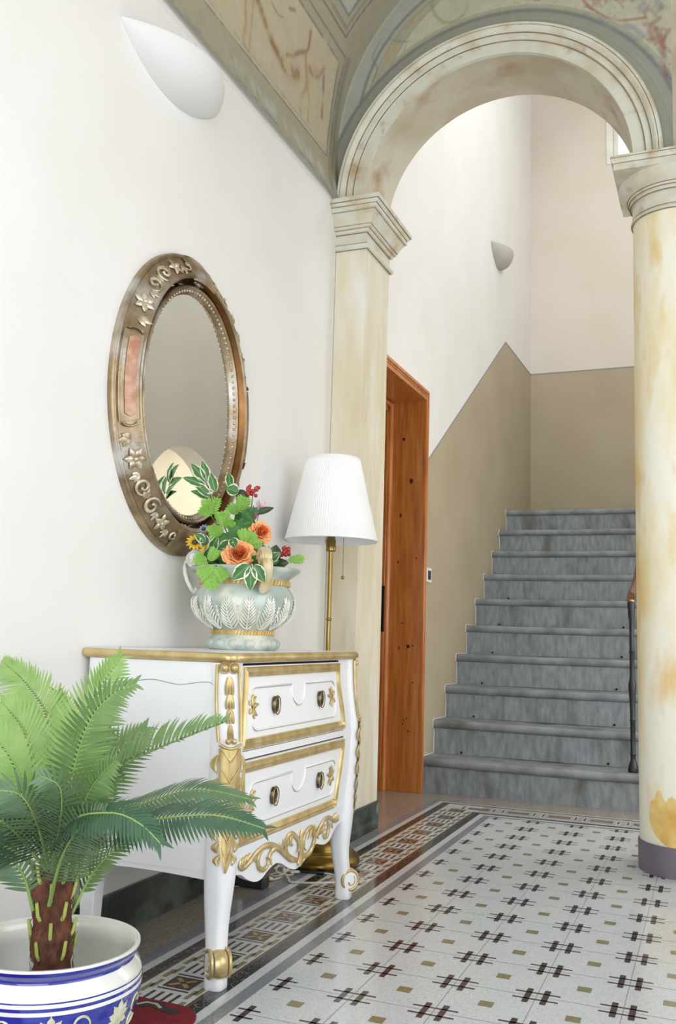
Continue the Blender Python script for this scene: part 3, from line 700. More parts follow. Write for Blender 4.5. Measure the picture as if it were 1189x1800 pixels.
# field tiles 0.2 m
for j in range(-20, 10):
    rect('seam', 0, 2.2, j*.2-.0006, j*.2+.0006, LV)
for i in range(1, 12): rect('seam', i*.2-.0006, i*.2+.0006, YN, 1.81, LV)
for i in range(0, 12):
    for j in range(-20, 10):
        px, py = i*.2, j*.2
        if i < 11 and j < 9: rect('olive', px+.1-.017, px+.1+.017, py+.1-.0165, py+.1+.0165, LV)
        for sg in ((-1, 1) if i > 0 else (1,)):
            bx = px+sg*.021; jy = .003 if (i+j) % 2 else -.003
            yt = min(py+.047, 1.809)
            rect('bar', bx-.0072, bx+.0072, py-.047, yt, LV+1)
        xa, xb = (px-.054, px+.054) if i > 0 else (px-.006, px+.05)
        for sg in (-1, 1):
            if py+sg*.022+.004 < 1.81: rect('bar', xa, xb, py+sg*.021-.0033, py+sg*.021+.0033, LV+1)
# seams in the plain margin by the wall
for j in range(-10, 12): rect('seam', -0.56, -0.392, j*.4-.0008, j*.4+.0008, 1)
mb.build('floor', [F_[k] if k in F_ else None for k in fm], smooth=0, kind='structure')

# marble skirting
mb = MB()
yy = -4.3; edges = [-4.3, -3.2, -2.4, -1.5, -0.525, 0.30, 0.968]
for a_, b_ in zip(edges[:-1], edges[1:]):
    mb.cur = 0; mb.box(XL, XL+.012, a_+.001, b_-.001, 0, 0.121)
    mb.cur = 1; mb.box(XL, XL+.010, b_-.001, b_+.001, 0, 0.120)
mb.build('baseboard_left', [M['marble_green'], M['gapline']], smooth=0, kind='structure')
mb = MB(); mb.box(XR-.012, XR, -4.3, 0.97, 0, 0.12); mb.build('baseboard_right', M['marble_green'], smooth=0, kind='structure')

# ------------------------------------------------------------------ STAIRCASE
st = thing('staircase', 'worn grey stone staircase of ten steps climbing behind the arch', 'stairs', (0.15, 2.35, 0))
RZ, TY, NY = 0.1893, 0.2505, 2.335
XW = 0.74
for i in range(10):
    y0 = NY+i*TY; z1 = (i+1)*RZ; rg = random.Random(i)
    mb = MB()
    yend = 5.688 if i == 9 else y0+TY+.06
    # riser block
    mb.cur = 1; mb.box(XS+.004, XW-.012, y0+.022, yend, max(0, i*RZ-.002), z1-.045)
    # tread with rounded nosing, slightly worn
    mb.cur = 0
    rad = .0235; zc = z1-.0235
    prof = [(yend, z1), (y0+.03, z1)]+[(y0+rad-rad*math.sin(PI*k/10)*1.0, zc+rad*math.cos(PI*k/10)) for k in range(11)]+[(y0+.022, z1-.047), (yend, z1-.047)]
    P = []
    for k in range(25):
        x = lerp(XS+.002, XW, k/24); dz = -0.0035*math.sin(PI*k/24)-0.0012*rg.random()
        P.append([(x, yv, zv+dz) for yv, zv in prof])
    mb.grid(P, cv=True)
    i0 = len(mb.v)-25*len(prof); n_ = len(prof)
    mb.f.append(tuple(range(i0, i0+n_))); mb.m.append(0); mb.f.append(tuple(range(len(mb.v)-n_, len(mb.v)))[::-1]); mb.m.append(0)
    mb.build('step', [M['stone'], M['stone_riser']], st, smooth=40)
mb = MB()
for i in range(9):
    y0 = NY+(i+1)*TY; z = (i+1)*RZ
    for x in (-0.36, 0.46): mb.ball((x+.01*(i % 2), y0+.012, z+.012), .007, 8)
mb.build('rod_eyelets', M['blackiron'], st)['kind'] = 'stuff'
# cream paint line where the steps meet the wall
mb = MB()
pts = []
for i in range(10):
    y0 = NY+i*TY; pts += [(XS+.003, y0+.018, i*RZ), (XS+.003, y0+.018, (i+1)*RZ-.05), (XS+.003, y0-.004, (i+1)*RZ-.045), (XS+.003, y0-.004, (i+1)*RZ-.006), (XS+.003, y0+.02, (i+1)*RZ+.003)]
mb.tube(pts, .0022, n=5); mb.build('plaster_edge', M['wall'], st)['label'] = 'white plaster line where steps meet the wall'

# balustrade
bl = thing('stair_railing', 'dark iron stair railing with wooden handrail, half hidden behind the column', 'railing', (0.60, 2.42, RZ))
def baluster(x, y, z, h, s_=1.0):
    p = [(.000, 0), (.026, 0), (.028, .012), (.024, .03), (.018, .05), (.0135, .062), (.0135, .085), (.017, .092), (.0135, .10), (.013, .26), (.017, .268), (.013, .276), (.015, .36), (.0195, .43), (.0205, .455), (.017, .47), (.013, .50), (.0125, .62), (.0165, .628), (.0125, .636), (.0125, .80), (.017, .815), (.018, .85), (.0205, .875), (.0205, .895), (0, .896)]
    mb = MB(); mb.lathe([(r*s_, zz*h/.896) for r, zz in p], (x, y, z), 20); return mb
baluster(0.604, 2.43, RZ, .885).build('newel_post', M['iron'], bl)
rails = []
for i in range(1, 10):
    for q in (0.0,):
        y = 2.43+i*TY; z = (i+1)*RZ
        mb = baluster(0.632, y, z, .90, .7); mb.build('baluster', M['iron'], bl)
mb = MB()
pts = catmull([(0.604, 2.405, RZ+.905), (0.604, 2.47, RZ+.93), (0.618, 2.60, RZ+1.0), (0.632, 2.9, RZ+1.225), (0.632, 3.5, RZ+1.68), (0.632, 4.7, RZ+2.585)], 5)
mb.tube(pts, .026, n=12, flat=(1.25, .8)); mb.build('handrail', M['handrail'], bl)
mb = MB(); mb.lathe([(0, 0), (.0235, 0), (.025, .006), (.0235, .012), (0, .012)], (0.604, 2.43, RZ+.886), 20); mb.build('brass_collar', M['brass'], bl)
for zc in (.30, .52, .68, .80):
    mb = MB(); c = Vector((0.650, 2.50, RZ+zc+.05)); pts = []
    for k in range(40):
        t = k/39*3.2*PI; r = .006+.032*k/39; pts.append(c+Vector((0, r*math.cos(t), r*math.sin(t))))
    mb.tube(pts, .0035, n=6)
    mb.build('scroll_work', M['brass'], bl)['label'] = 'gilded scrollwork between the balusters'

# ------------------------------------------------------------------ DOOR
dr = MB()
dr.cur = 0
# casing on wall face (right jamb side, head)
dr.box(XS, -0.512, D1-.013, 2.340, 0, 2.288); dr.box(XS, -0.5125, D0-.03, D1-.013, 2.224, 2.288); dr.box(XS, -0.512, D0-.03, D0+.0115, 0, 2.224)
dr.cur = 1
for (w0, w1, xx) in ((2.318, 2.330, -0.506), (2.304, 2.310, -0.508)):
    dr.box(-0.515, xx, w0, w1, 0, 2.262 if w0 < 2.31 else 2.276)
for (z0, z1, xx) in ((2.264, 2.276, -0.506), (2.250, 2.256, -0.508)): dr.box(-0.515, xx, D0-.02, 2.330, z0, z1)
# reveal boards
dr.cur = 0
dr.box(-0.735, XS+.0, D1-.012, D1+.01, 0, DH+.01); dr.box(-0.735, XS, D0-.01, D0+.012, 0, DH+.01); 
dr.cur = 0; dr.box(-0.735, XS, D0, D1, DH-.012, DH+.01)
# inner stop mouldings
dr.cur = 1
dr.tube([(-0.728, D1-.028, 0), (-0.728, D1-.028, DH-.02)], .017, n=10); dr.tube([(-0.728, D0, DH-.028), (-0.728, D1-.02, DH-.028)], .015, n=10)
dr.cur = 0
dr.box(-0.80, -0.735, D1-.055, D1+.01, 0, DH); dr.box(-0.80, -0.735, D0, D1, DH-.07, DH)
dr.cur = 2
for (kx, kz, ka, kb) in ((-.60, .80, .010, .012), (-.575, .805, .005, .006), (-.64, .93, .004, .006), (-.655, .79, .004, .012), (-.66, 1.55, .006, .014), (-.60, .40, .004, .005), (-.62, .39, .004, .005), (-.625, .37, .004, .006), (-.59, .33, .005, .006), (-.60, 1.75, .010, .018), (-.57, .60, .006, .004), (-.65, 2.0, .008, .012), (-.56, 1.30, .004, .007), (-.67, 1.28, .005, .008)):
    dr.poly([(kx+ka*(1+.2*math.sin(3*q))*math.cos(q), D1-.0125, kz+kb*(1+.2*math.cos(2*q))*math.sin(q)) for q in [2*PI*k/14 for k in range(14)]])
door = dr.build('door_1', [M['pine'], M['pine_edge'], M['darkwood']], smooth=40, bevel=.002, kind='structure')
mb = MB(); mb.box(-0.86, -0.815, D0+.01, D1-.045, 0.01, DH-.06)
for (a_, b_, c_, d_) in ((.12, .70, .2, .9), (.12, .70, 1.05, 2.0)): mb.box(-0.818, -0.806, D0+a_, D0+b_, c_, d_)
mb.build('door_leaf', M['darkwood'], door, smooth=0, bevel=.006)
mb = MB(); mb.box(-0.802, -0.7335, D1-.062, D1-.050, .88, 1.14); mb.box(-0.790, -0.750, D1-.067, D1-.058, .96, 1.03)
mb.build('lock_plate', M['blackiron'], door, smooth=0, bevel=.002)
mb = MB(); mb.quad((-0.88, D0-.1, 0), (-0.88, D1+.1, 0), (-0.88, D1+.1, 2.4), (-0.88, D0-.1, 2.4)); mb.build('wall_left_back', M['darkwood'], kind='structure', smooth=0)

# light switch
sw_ = thing('light_switch', 'small white wall switch with dark rocker beside the wooden door frame', 'light switch', (XS, 2.40, 1.215))
mb = MB(); mb.box(XS, XS+.010, 2.372, 2.480, 1.172, 1.256); mb.build('plate', M['plastic'], sw_, smooth=0, bevel=.002)
mb = MB(); mb.box(XS+.009, XS+.015, 2.405, 2.452, 1.188, 1.240); mb.build('rocker', M['plastic_dark'], sw_, smooth=0, bevel=.002)

# ------------------------------------------------------------------ SCONCES (quarter bowl, pointed ends, open at the top)
def sconce(x, yc, z, hw, depth, drop, m, label):
    t = thing('wall_sconce', label, 'wall light', (x, yc, z), 'plaster wall sconces')
    mb = MB(); nu, nv = 40, 18
    P = []
    for a_ in range(nu+1):
        s_ = -1+2*a_/nu; e = max(0, 1-s_*s_); d = depth*e**0.95; h_ = drop*e**0.9
        row = []
        for b_ in range(nv+1):
            q = PI/2*b_/nv
            row.append((x+max(.0006, d*max(0.0, math.cos(q))**0.9), yc+s_*hw, z-h_*max(0.0, math.sin(q))**1.15))
        P.append(row)
    mb.grid(P, flip=True)
    P2 = []
    for a_ in range(nu+1):
        s_ = -1+2*a_/nu; e = max(0, 1-s_*s_); d = max(0, depth*e**0.95-.008); h_ = max(0, drop*e**0.9-.008)
        P2.append([(x+.001+max(0, d*math.cos(PI/2*b_/nv)), yc+s_*hw*.98, z-h_*math.sin(PI/2*b_/nv)) for b_ in range(nv+1)])
    mb.grid(P2)
    rim = []
    for a_ in range(nu+1): rim.append([P[a_][0], P2[a_][0]])
    mb.grid(rim)
    mb.build('shade', m, t, smooth=60)
    mb = MB(); mb.box(x, x+.012, yc-.05, yc+.05, z-.06, z-.01); mb.tube([(x+.012, yc, z-.03), (x+.05, yc, z-.03)], .014, n=12); mb.build('lamp_holder', M['plastic'], t)
    return t
sconce(XL, -0.432, 2.632, 0.282, 0.150, 0.105, M['plaster'], 'large white plaster bowl sconce high on the left wall above the mirror')
sconce(XS, 4.235, 3.915, 0.25, 0.125, 0.125, M['plaster_grey'], 'grey plaster bowl sconce on the stair wall, seen through the arch')

# ------------------------------------------------------------------ CHEST OF DRAWERS
YC = -0.276                                      # middle of the front
def tab(z, T):
    zs = [t[0] for t in T]; return float(np.interp(z, zs, [t[1] for t in T]))
XFt = [(0.20, -.126), (0.27, -.119), (.31, -.115), (.40, -.108), (.48, -.1045), (.54, -.1035), (.60, -.107), (.66, -.113), (.70, -.1165), (.76, -.118), (.80, -.118)]
WFt = [(0.20, .322), (0.27, .322), (.31, .326), (.36, .333), (.42, .345), (.48, .356), (.54, .361), (.59, .358), (.64, .347), (.68, .338), (.72, .334), (.80, .333)]
XF = lambda z: (tab(z-.015, XFt)+tab(z, XFt)+tab(z+.015, XFt))/3
WF = lambda z: (tab(z-.015, WFt)+tab(z, WFt)+tab(z+.015, WFt))/3
YS0, YS1 = -0.688, 0.186                          # side planes
XBK = -0.545
ch = thing('chest_of_drawers', 'white lacquered chest of two drawers with curved front and gold mouldings', 'chest of drawers', (-.33, YC, 0))
zs = [0.30+0.47*k/24 for k in range(25)]
def body_x(z): return XF(z)-.018
mb = MB()
outl = [(XBK, .30), (XBK, .772)]+[(body_x(z), z) for z in zs[::-1]]
prism(mb, outl, 'y', YS0+.004, YS1-.004)
mb.build('carcass', M['lacquer'], ch, smooth=30)
# side panels with slightly lower skirt and wavy groove
for (ya, yb, nm) in ((YS0, YS0+.018, 'side_panel'), (YS1-.018, YS1, 'side_panel')):
    mb = MB(); mb.cur = 0
    bot = [(lerp(XBK+.01, -.150, k/16), .243+.006*math.sin(PI*k/16)) for k in range(17)]
    prism(mb, bot+[(-.145, .30), (-.140, .772), (XBK+.01, .772)], 'y', ya, yb)
    if ya < -.5:
        mb.cur = 1
        pts = []
        for k in range(41):
            x = lerp(-.53, -.150, k/40); ph = (x+.53)/.38
            pts.append((x, ya-.0004, .7175+.0045*math.sin(2*PI*(ph*2.35)+.6)-(.006 if ph > .95 else 0)))
        mb.tube(pts, .0009, n=5)
        mb.cur = 0
        mb.box(XBK+.01, -.150, ya-.0015, ya, .262, .317)
    mb.build(nm, [M['lacquer'], M['gapline']], ch, smooth=30)
# top board with clipped rounded corners and gilt moulded edge
def top_outline(off):
    x1 = -.098-off; y0, y1 = -.702+off, .203-off; c = .030
    pts = [(-.556, y1), (-.556, y0)]
    pts += [(x1-c-.01, y0)]
    for k in range(7):
        a_ = -PI/2+PI/2*k/6; pts.append((x1-c+c*math.cos(a_), y0+c+c*math.sin(a_)))
    for k in range(1, 20):
        t = k/20; pts.append((x1+.006*math.sin(PI*t)**2*0-.004*math.sin(2*PI*t)**2, lerp(y0+c, y1-c, t)))
    for k in range(7):
        a_ = PI/2*k/6; pts.append((x1-c+c*math.cos(a_), y1-c+c*math.sin(a_)))
    return pts
ep = [(.022, .7715), (.016, .7720), (.008, .7735), (.006, .7760), (.004, .7765), (.0005, .7800), (0, .7850), (.0005, .7895), (.003, .7940), (.006, .7960), (.008, .7966)]
mb = MB(); P = [[(x, y, z) for x, y in top_outline(o_)] for o_, z in ep]; mb.grid(P, cv=True)
mb.build('top_moulding', M['gold'], ch, smooth=40)['label'] = 'gold moulded edge of the top'
mb = MB(); mb.poly([(x, y, .7968) for x, y in top_outline(.0075)]); mb.poly([(x, y, .7712) for x, y in top_outline(.021)][::-1])
mb.build('top', M['lacquer'], ch, smooth=0)
# front rails between the drawers
mb = MB()
def front_strip(mb, z0, z1, dx, y0=None, y1=None, n=8):
    P = []
    for k in range(n+1):
        z = lerp(z0, z1, k/n); wv = WF(z)+.004
        P.append([(XF(z)+dx, lerp(YC-wv, YC+wv, j/6), z) for j in range(7)])
    P = [[(p[0][0]-.02, p[0][1], p[0][2])]+p+[(p[-1][0]-.02, p[-1][1], p[-1][2])] for p in P]
    mb.grid(P, flip=True)
    mb.poly([q for q in P[-1]]); mb.poly(P[0][::-1])
front_strip(mb, .7700, .7715, -.004); front_strip(mb, .5275, .5465, -.004); 
front_strip(mb, .525, .5275, -.012)
mb.build('front_rail', M['lacquer'], ch, smooth=30)
for sg in (-1, 1):
    m7 = MB(); P = []
    for k in range(25):
        z = lerp(.30, .7715, k/24); ya = YC+sg*(WF(z)-.001); yb = -.655 if sg < 0 else .155
        P.append([(XF(z)-.004, ya, z), (XF(z)-.004, yb, z)])
    m7.grid(P, flip=(sg > 0)); m7.build('stile', M['lacquer'], ch, smooth=30)
mb = MB(); front_strip(mb, .7635, .7700, -.014); front_strip(mb, .5465, .5490, -.014); front_strip(mb, .5225, .5275, -.014)
mb.build('shadow_gap', M['dark'], ch, smooth=30)['label'] = 'dark gaps round the drawers'
def on_front(y, z, d=0): return Vector((XF(z)+d, y, z))
def closed_tube_front(mb, pts, r, d=0.0, n=6, closed=False):
    mb.tube([on_front(y, z, d) for y, z in pts], r, n=n, closed=closed, up=(1, 0, 0))
def drawer(z0, z1, fr, hz, panel):
    # panel face
    dwr = MB(); n = 14; P = []
    for k in range(n+1):
        z = lerp(z0, z1, k/n); wv = WF(z)-.002
        row = [(XF(z)-.018, YC-wv, z)]+[(XF(z)-.002, lerp(YC-wv, YC+wv, j/8), z) for j in range(9)]+[(XF(z)-.018, YC+wv, z)]
        P.append(row)
    dwr.grid(P, flip=True); dwr.poly(P[-1]); dwr.poly(P[0][::-1])
    d = dwr.build('drawer', M['lacquer'], ch, smooth=30)
    # gilt frame moulding: outer boundary to inner boundary
    m2 = MB(); ft, fb, fs = .026, .026, .019
    oz0, oz1 = z0+.003, z1-.003
    def ring(t):          # t 0 outer .. 1 inner
        pts = []; za, zb = lerp(oz0, oz0+fb, t), lerp(oz1, oz1-ft, t)
        N = 12
        for k in range(N): z = lerp(za, zb, k/N); pts.append((YC-WF(z)+.003+fs*t, z))
        for k in range(N): pts.append((lerp(YC-WF(zb)+.003+fs*t, YC+WF(zb)-.003-fs*t, k/N), zb))
        for k in range(N): z = lerp(zb, za, k/N); pts.append((YC+WF(z)-.003-fs*t, z))
        for k in range(N): pts.append((lerp(YC+WF(za)-.003-fs*t, YC-WF(za)+.003+fs*t, k/N), za))
        return pts
    P = [[on_front(y, z, h_) for y, z in ring(t)] for t, h_ in ((0, -.003), (.02, .004), (.12, .0062), (.2, .0045), (.26, .0035), (.5, .0075), (.74, .0045), (.80, .0035), (.86, .0055), (.97, .004), (1, -.003))]
    m2.grid(P, cv=True)
    m2.build('drawer_frame', M['gold'], d, smooth=50)['label'] = 'gold ribbed moulding framing the drawer'
    # fine raised panel line with a scooped notch
    m3 = MB(); m3.cur = 0
    a0, a1 = YC-WF((z0+z1)/2)+.045, YC+WF((z0+z1)/2)-.045; b0, b1 = panel
    c = .035; pl = []
    def arc(cy_, cz_, r, q0, q1, n=6): return [(cy_+r*math.cos(math.radians(lerp(q0, q1, k/n))), cz_+r*math.sin(math.radians(lerp(q0, q1, k/n)))) for k in range(n+1)]
    nt = .046
    pl += arc(a0+c, b0+c*.6, c*.8, 180, 270)+arc(a1-c, b0+c*.6, c*.8, 270, 360)
    pl += arc(a1-c, b1-c, c, 0, 90)
    mid = YC+.012
    pl += [(mid+nt, b1)]+[(mid+nt*math.cos(q), b1-.012-.048*math.sin(q)) for q in [PI*k/12 for k in range(13)]]+[(mid-nt, b1)]
    pl += arc(a0+c, b1-c, c, 90, 180)
    closed_tube_front(m3, pl, .0026, -.0008, closed=True)
    pz = m3.build('panel_bead', M['lacquer'], d, smooth=60)
    m3 = MB(); closed_tube_front(m3, [(y+.0, z-.0022) for y, z in pl], .0013, -.0004, closed=True); m3.build('panel_gilt_line', M['line'], d, smooth=60)
    # oval pulls
    for hy in (YC-.152, YC+.165):
        m4 = MB(); c_ = on_front(hy, hz, 0)
        P = []
        for rr_, h_ in ((1.0, -.001), (1.0, .004), (.92, .007), (.80, .0065), (.72, .004), (.5, .006), (.2, .0085), (0.02, .009)):
            P.append([c_+Vector((h_, .0165*rr_*math.cos(2*PI*k/28), .0235*rr_*math.sin(2*PI*k/28))) for k in range(28)])
        m4.grid(P, cv=True)
        for k in range(10):
            q = 2*PI*k/10; m4.ball(c_+Vector((.007, .0075*math.cos(q), .011*math.sin(q))), .0022, 6)
        hdl = m4.build('handle', M['pewter'], d, smooth=50); hdl['label'] = 'dark oval pull with ring'
        m5 = MB(); m5.tube([c_+Vector((.010, .0175*math.cos(2*PI*k/32), .0245*math.sin(2*PI*k/32)-.001)) for k in range(32)], .0017, n=6, closed=True)
        m5.ball(c_+Vector((.008, 0, .0225)), .0042, 8)
        m5.build('pull_ring', M['brass'], hdl, smooth=60)
    # leaf appliques
    for sg, ly in ((1, YC-.290), (-1, YC+.270)):
        m6 = MB(); lz = hz+.002
        for (dy, dz, ln, an_) in ((0, 0, .040, 8), (0, .004, .034, 42), (0, -.004, .034, -36), (.004, .008, .024, 78), (.004, -.008, .024, -76), (-.004, .004, .016, 120), (-.004, -.004, .016, -120)):
            an2 = math.radians(an_); dirv = (math.cos(an2)*sg, math.sin(an2))
            P = []
            for k in range(8):
                t = k/7; wl = .0070*math.sin(PI*min(1, t*.9+.1))**.8*(1+.35*math.sin(t*16))
                cyy = ly+dy*sg+dirv[0]*ln*t; czz = lz+dz+dirv[1]*ln*t; px_, pz_ = -dirv[1], dirv[0]
                P.append([on_front(cyy+px_*wl*q, czz+pz_*wl*q, .0005+.0035*(1-abs(q)**2)) for q in (-1, -.5, 0, .5, 1)])
            m6.grid(P)
        m6.build('leaf_ornament', M['gold'], d, smooth=60)['label'] = 'small gold acanthus applique'
    return d
drawer(.549, .7635, .03, .655, (.603, .707))
drawer(.308, .5225, .03, .413, (.362, .463))

# apron board with wavy lower edge
ap = [(-0.668, 0.246), (-0.620, 0.243), (-0.597, 0.240), (-0.564, 0.232), (-0.530, 0.214), (-0.488, 0.199), (-0.447, 0.198), (-0.407, 0.212), (-0.362, 0.220), (-0.324, 0.212), (-0.275, 0.190), (-0.232, 0.177), (-0.190, 0.180), (-0.127, 0.201), (-0.085, 0.219), (-0.045, 0.211), (-0.005, 0.205), (0.035, 0.214), (0.066, 0.234), (0.10, 0.246), (.165, .252)]
aps = [(p.x, p.y) for p in catmull([(y+.0, z, 0) for y, z in ap], 5)]
mb = MB(); P = []
for y, zb in aps:
    P.append([(XF(.305)-.030, y, zb+.002)]+[(XF(max(.25, lerp(zb, .306, k/5)))-.002, y, lerp(zb, .306, k/5)) for k in range(6)]+[(XF(.305)-.030, y, .306)])
mb.grid(P)
apn = mb.build('apron', M['lacquer'], ch, smooth=40)
mb = MB()
def flatstroke(pts, w0, w1, h=.0042, n=5, taper=True):
    cm = catmull([(y, z, 0) for y, z in pts], n); N = len(cm); P = []
    for i, p in enumerate(cm):
        t = cm[min(i+1, N-1)]-cm[max(i-1, 0)]; t.normalize(); nx, nz_ = -t.y, t.x
        f = i/(N-1); ww = 1.3*lerp(w0, w1, f)*(max(.12, math.sin(PI*min(1, .12+f*.88))**.5) if taper else 1)
        P.append([Vector((-.119+h*(1-abs(q)**2.2)+.0008, p.x+nx*ww*q, p.y+nz_*ww*q)) for q in (-1, -.6, 0, .6, 1)])
    mb.grid(P)
AP = lambda L: [(y+.006, z) for y, z in L]
flatstroke(AP([(-0.587, 0.272), (-0.590, 0.258), (-0.570, 0.250), (-0.540, 0.256), (-0.500, 0.273), (-0.448, 0.281), (-0.399, 0.274), (-0.346, 0.252), (-0.305, 0.227), (-0.270, 0.208), (-0.235, 0.202)]), .0055, .0075)
flatstroke(AP([(-0.465, 0.276), (-0.486, 0.256), (-0.479, 0.234), (-0.452, 0.221), (-0.428, 0.228), (-0.424, 0.242), (-0.437, 0.252)]), .0058, .0042)
flatstroke(AP([(-0.421, 0.246), (-0.404, 0.260), (-0.372, 0.262), (-0.333, 0.247)]), .0065, .006)
flatstroke(AP([(-0.235, 0.202), (-0.291, 0.223), (-0.313, 0.249), (-0.309, 0.276), (-0.276, 0.283), (-0.233, 0.261), (-0.223, 0.232), (-0.240, 0.225)]), .008, .0055)
flatstroke(AP([(-0.276, 0.283), (-0.283, 0.262), (-0.270, 0.249)]), .0065, .005)
flatstroke(AP([(-0.222, 0.186), (-0.206, 0.205), (-0.208, 0.235), (-0.212, 0.285)]), .013, .007, h=.008)
flatstroke(AP([(-0.193, 0.203), (-0.142, 0.205), (-0.114, 0.226), (-0.108, 0.250), (-0.133, 0.275), (-0.170, 0.272), (-0.186, 0.253), (-0.188, 0.231), (-0.176, 0.218)]), .008, .005)
flatstroke(AP([(-0.133, 0.275), (-0.140, 0.256), (-0.153, 0.246)]), .0065, .005)
flatstroke(AP([(-0.120, 0.225), (-0.095, 0.250), (-0.060, 0.272), (-0.030, 0.283), (0.010, 0.281), (0.045, 0.266), (0.075, 0.262), (0.084, 0.277)]), .006, .005)
flatstroke(AP([(-0.010, 0.277), (0.002, 0.251), (-0.008, 0.230), (-0.026, 0.228), (-0.036, 0.243), (-0.028, 0.254)]), .0055, .004)
flatstroke(AP([(-0.096, 0.250), (-0.060, 0.252), (-0.030, 0.268)]), .0065, .005)
for (yy, zz, a_) in ((-.572, .268, 75), (-.556, .270, 70), (-.54, .272, 60), (-.505, .262, -70), (-.345, .262, 100), (-.325, .268, 105), (-.30, .262, 80), (-.405, .236, -80), (-.10, .268, 95), (-.115, .272, 100), (-.085, .245, -60), (.060, .278, 75), (.046, .278, 70), (.030, .258, -75)):
    q = math.radians(a_); flatstroke([(yy-.008*math.cos(q), zz-.008*math.sin(q)), (yy, zz), (yy+.012*math.cos(q), zz+.012*math.sin(q))], .0045, .002)
mb.build('scroll_carving', M['gold'], apn, smooth=60)['label'] = 'gold scrolling leaf carving'

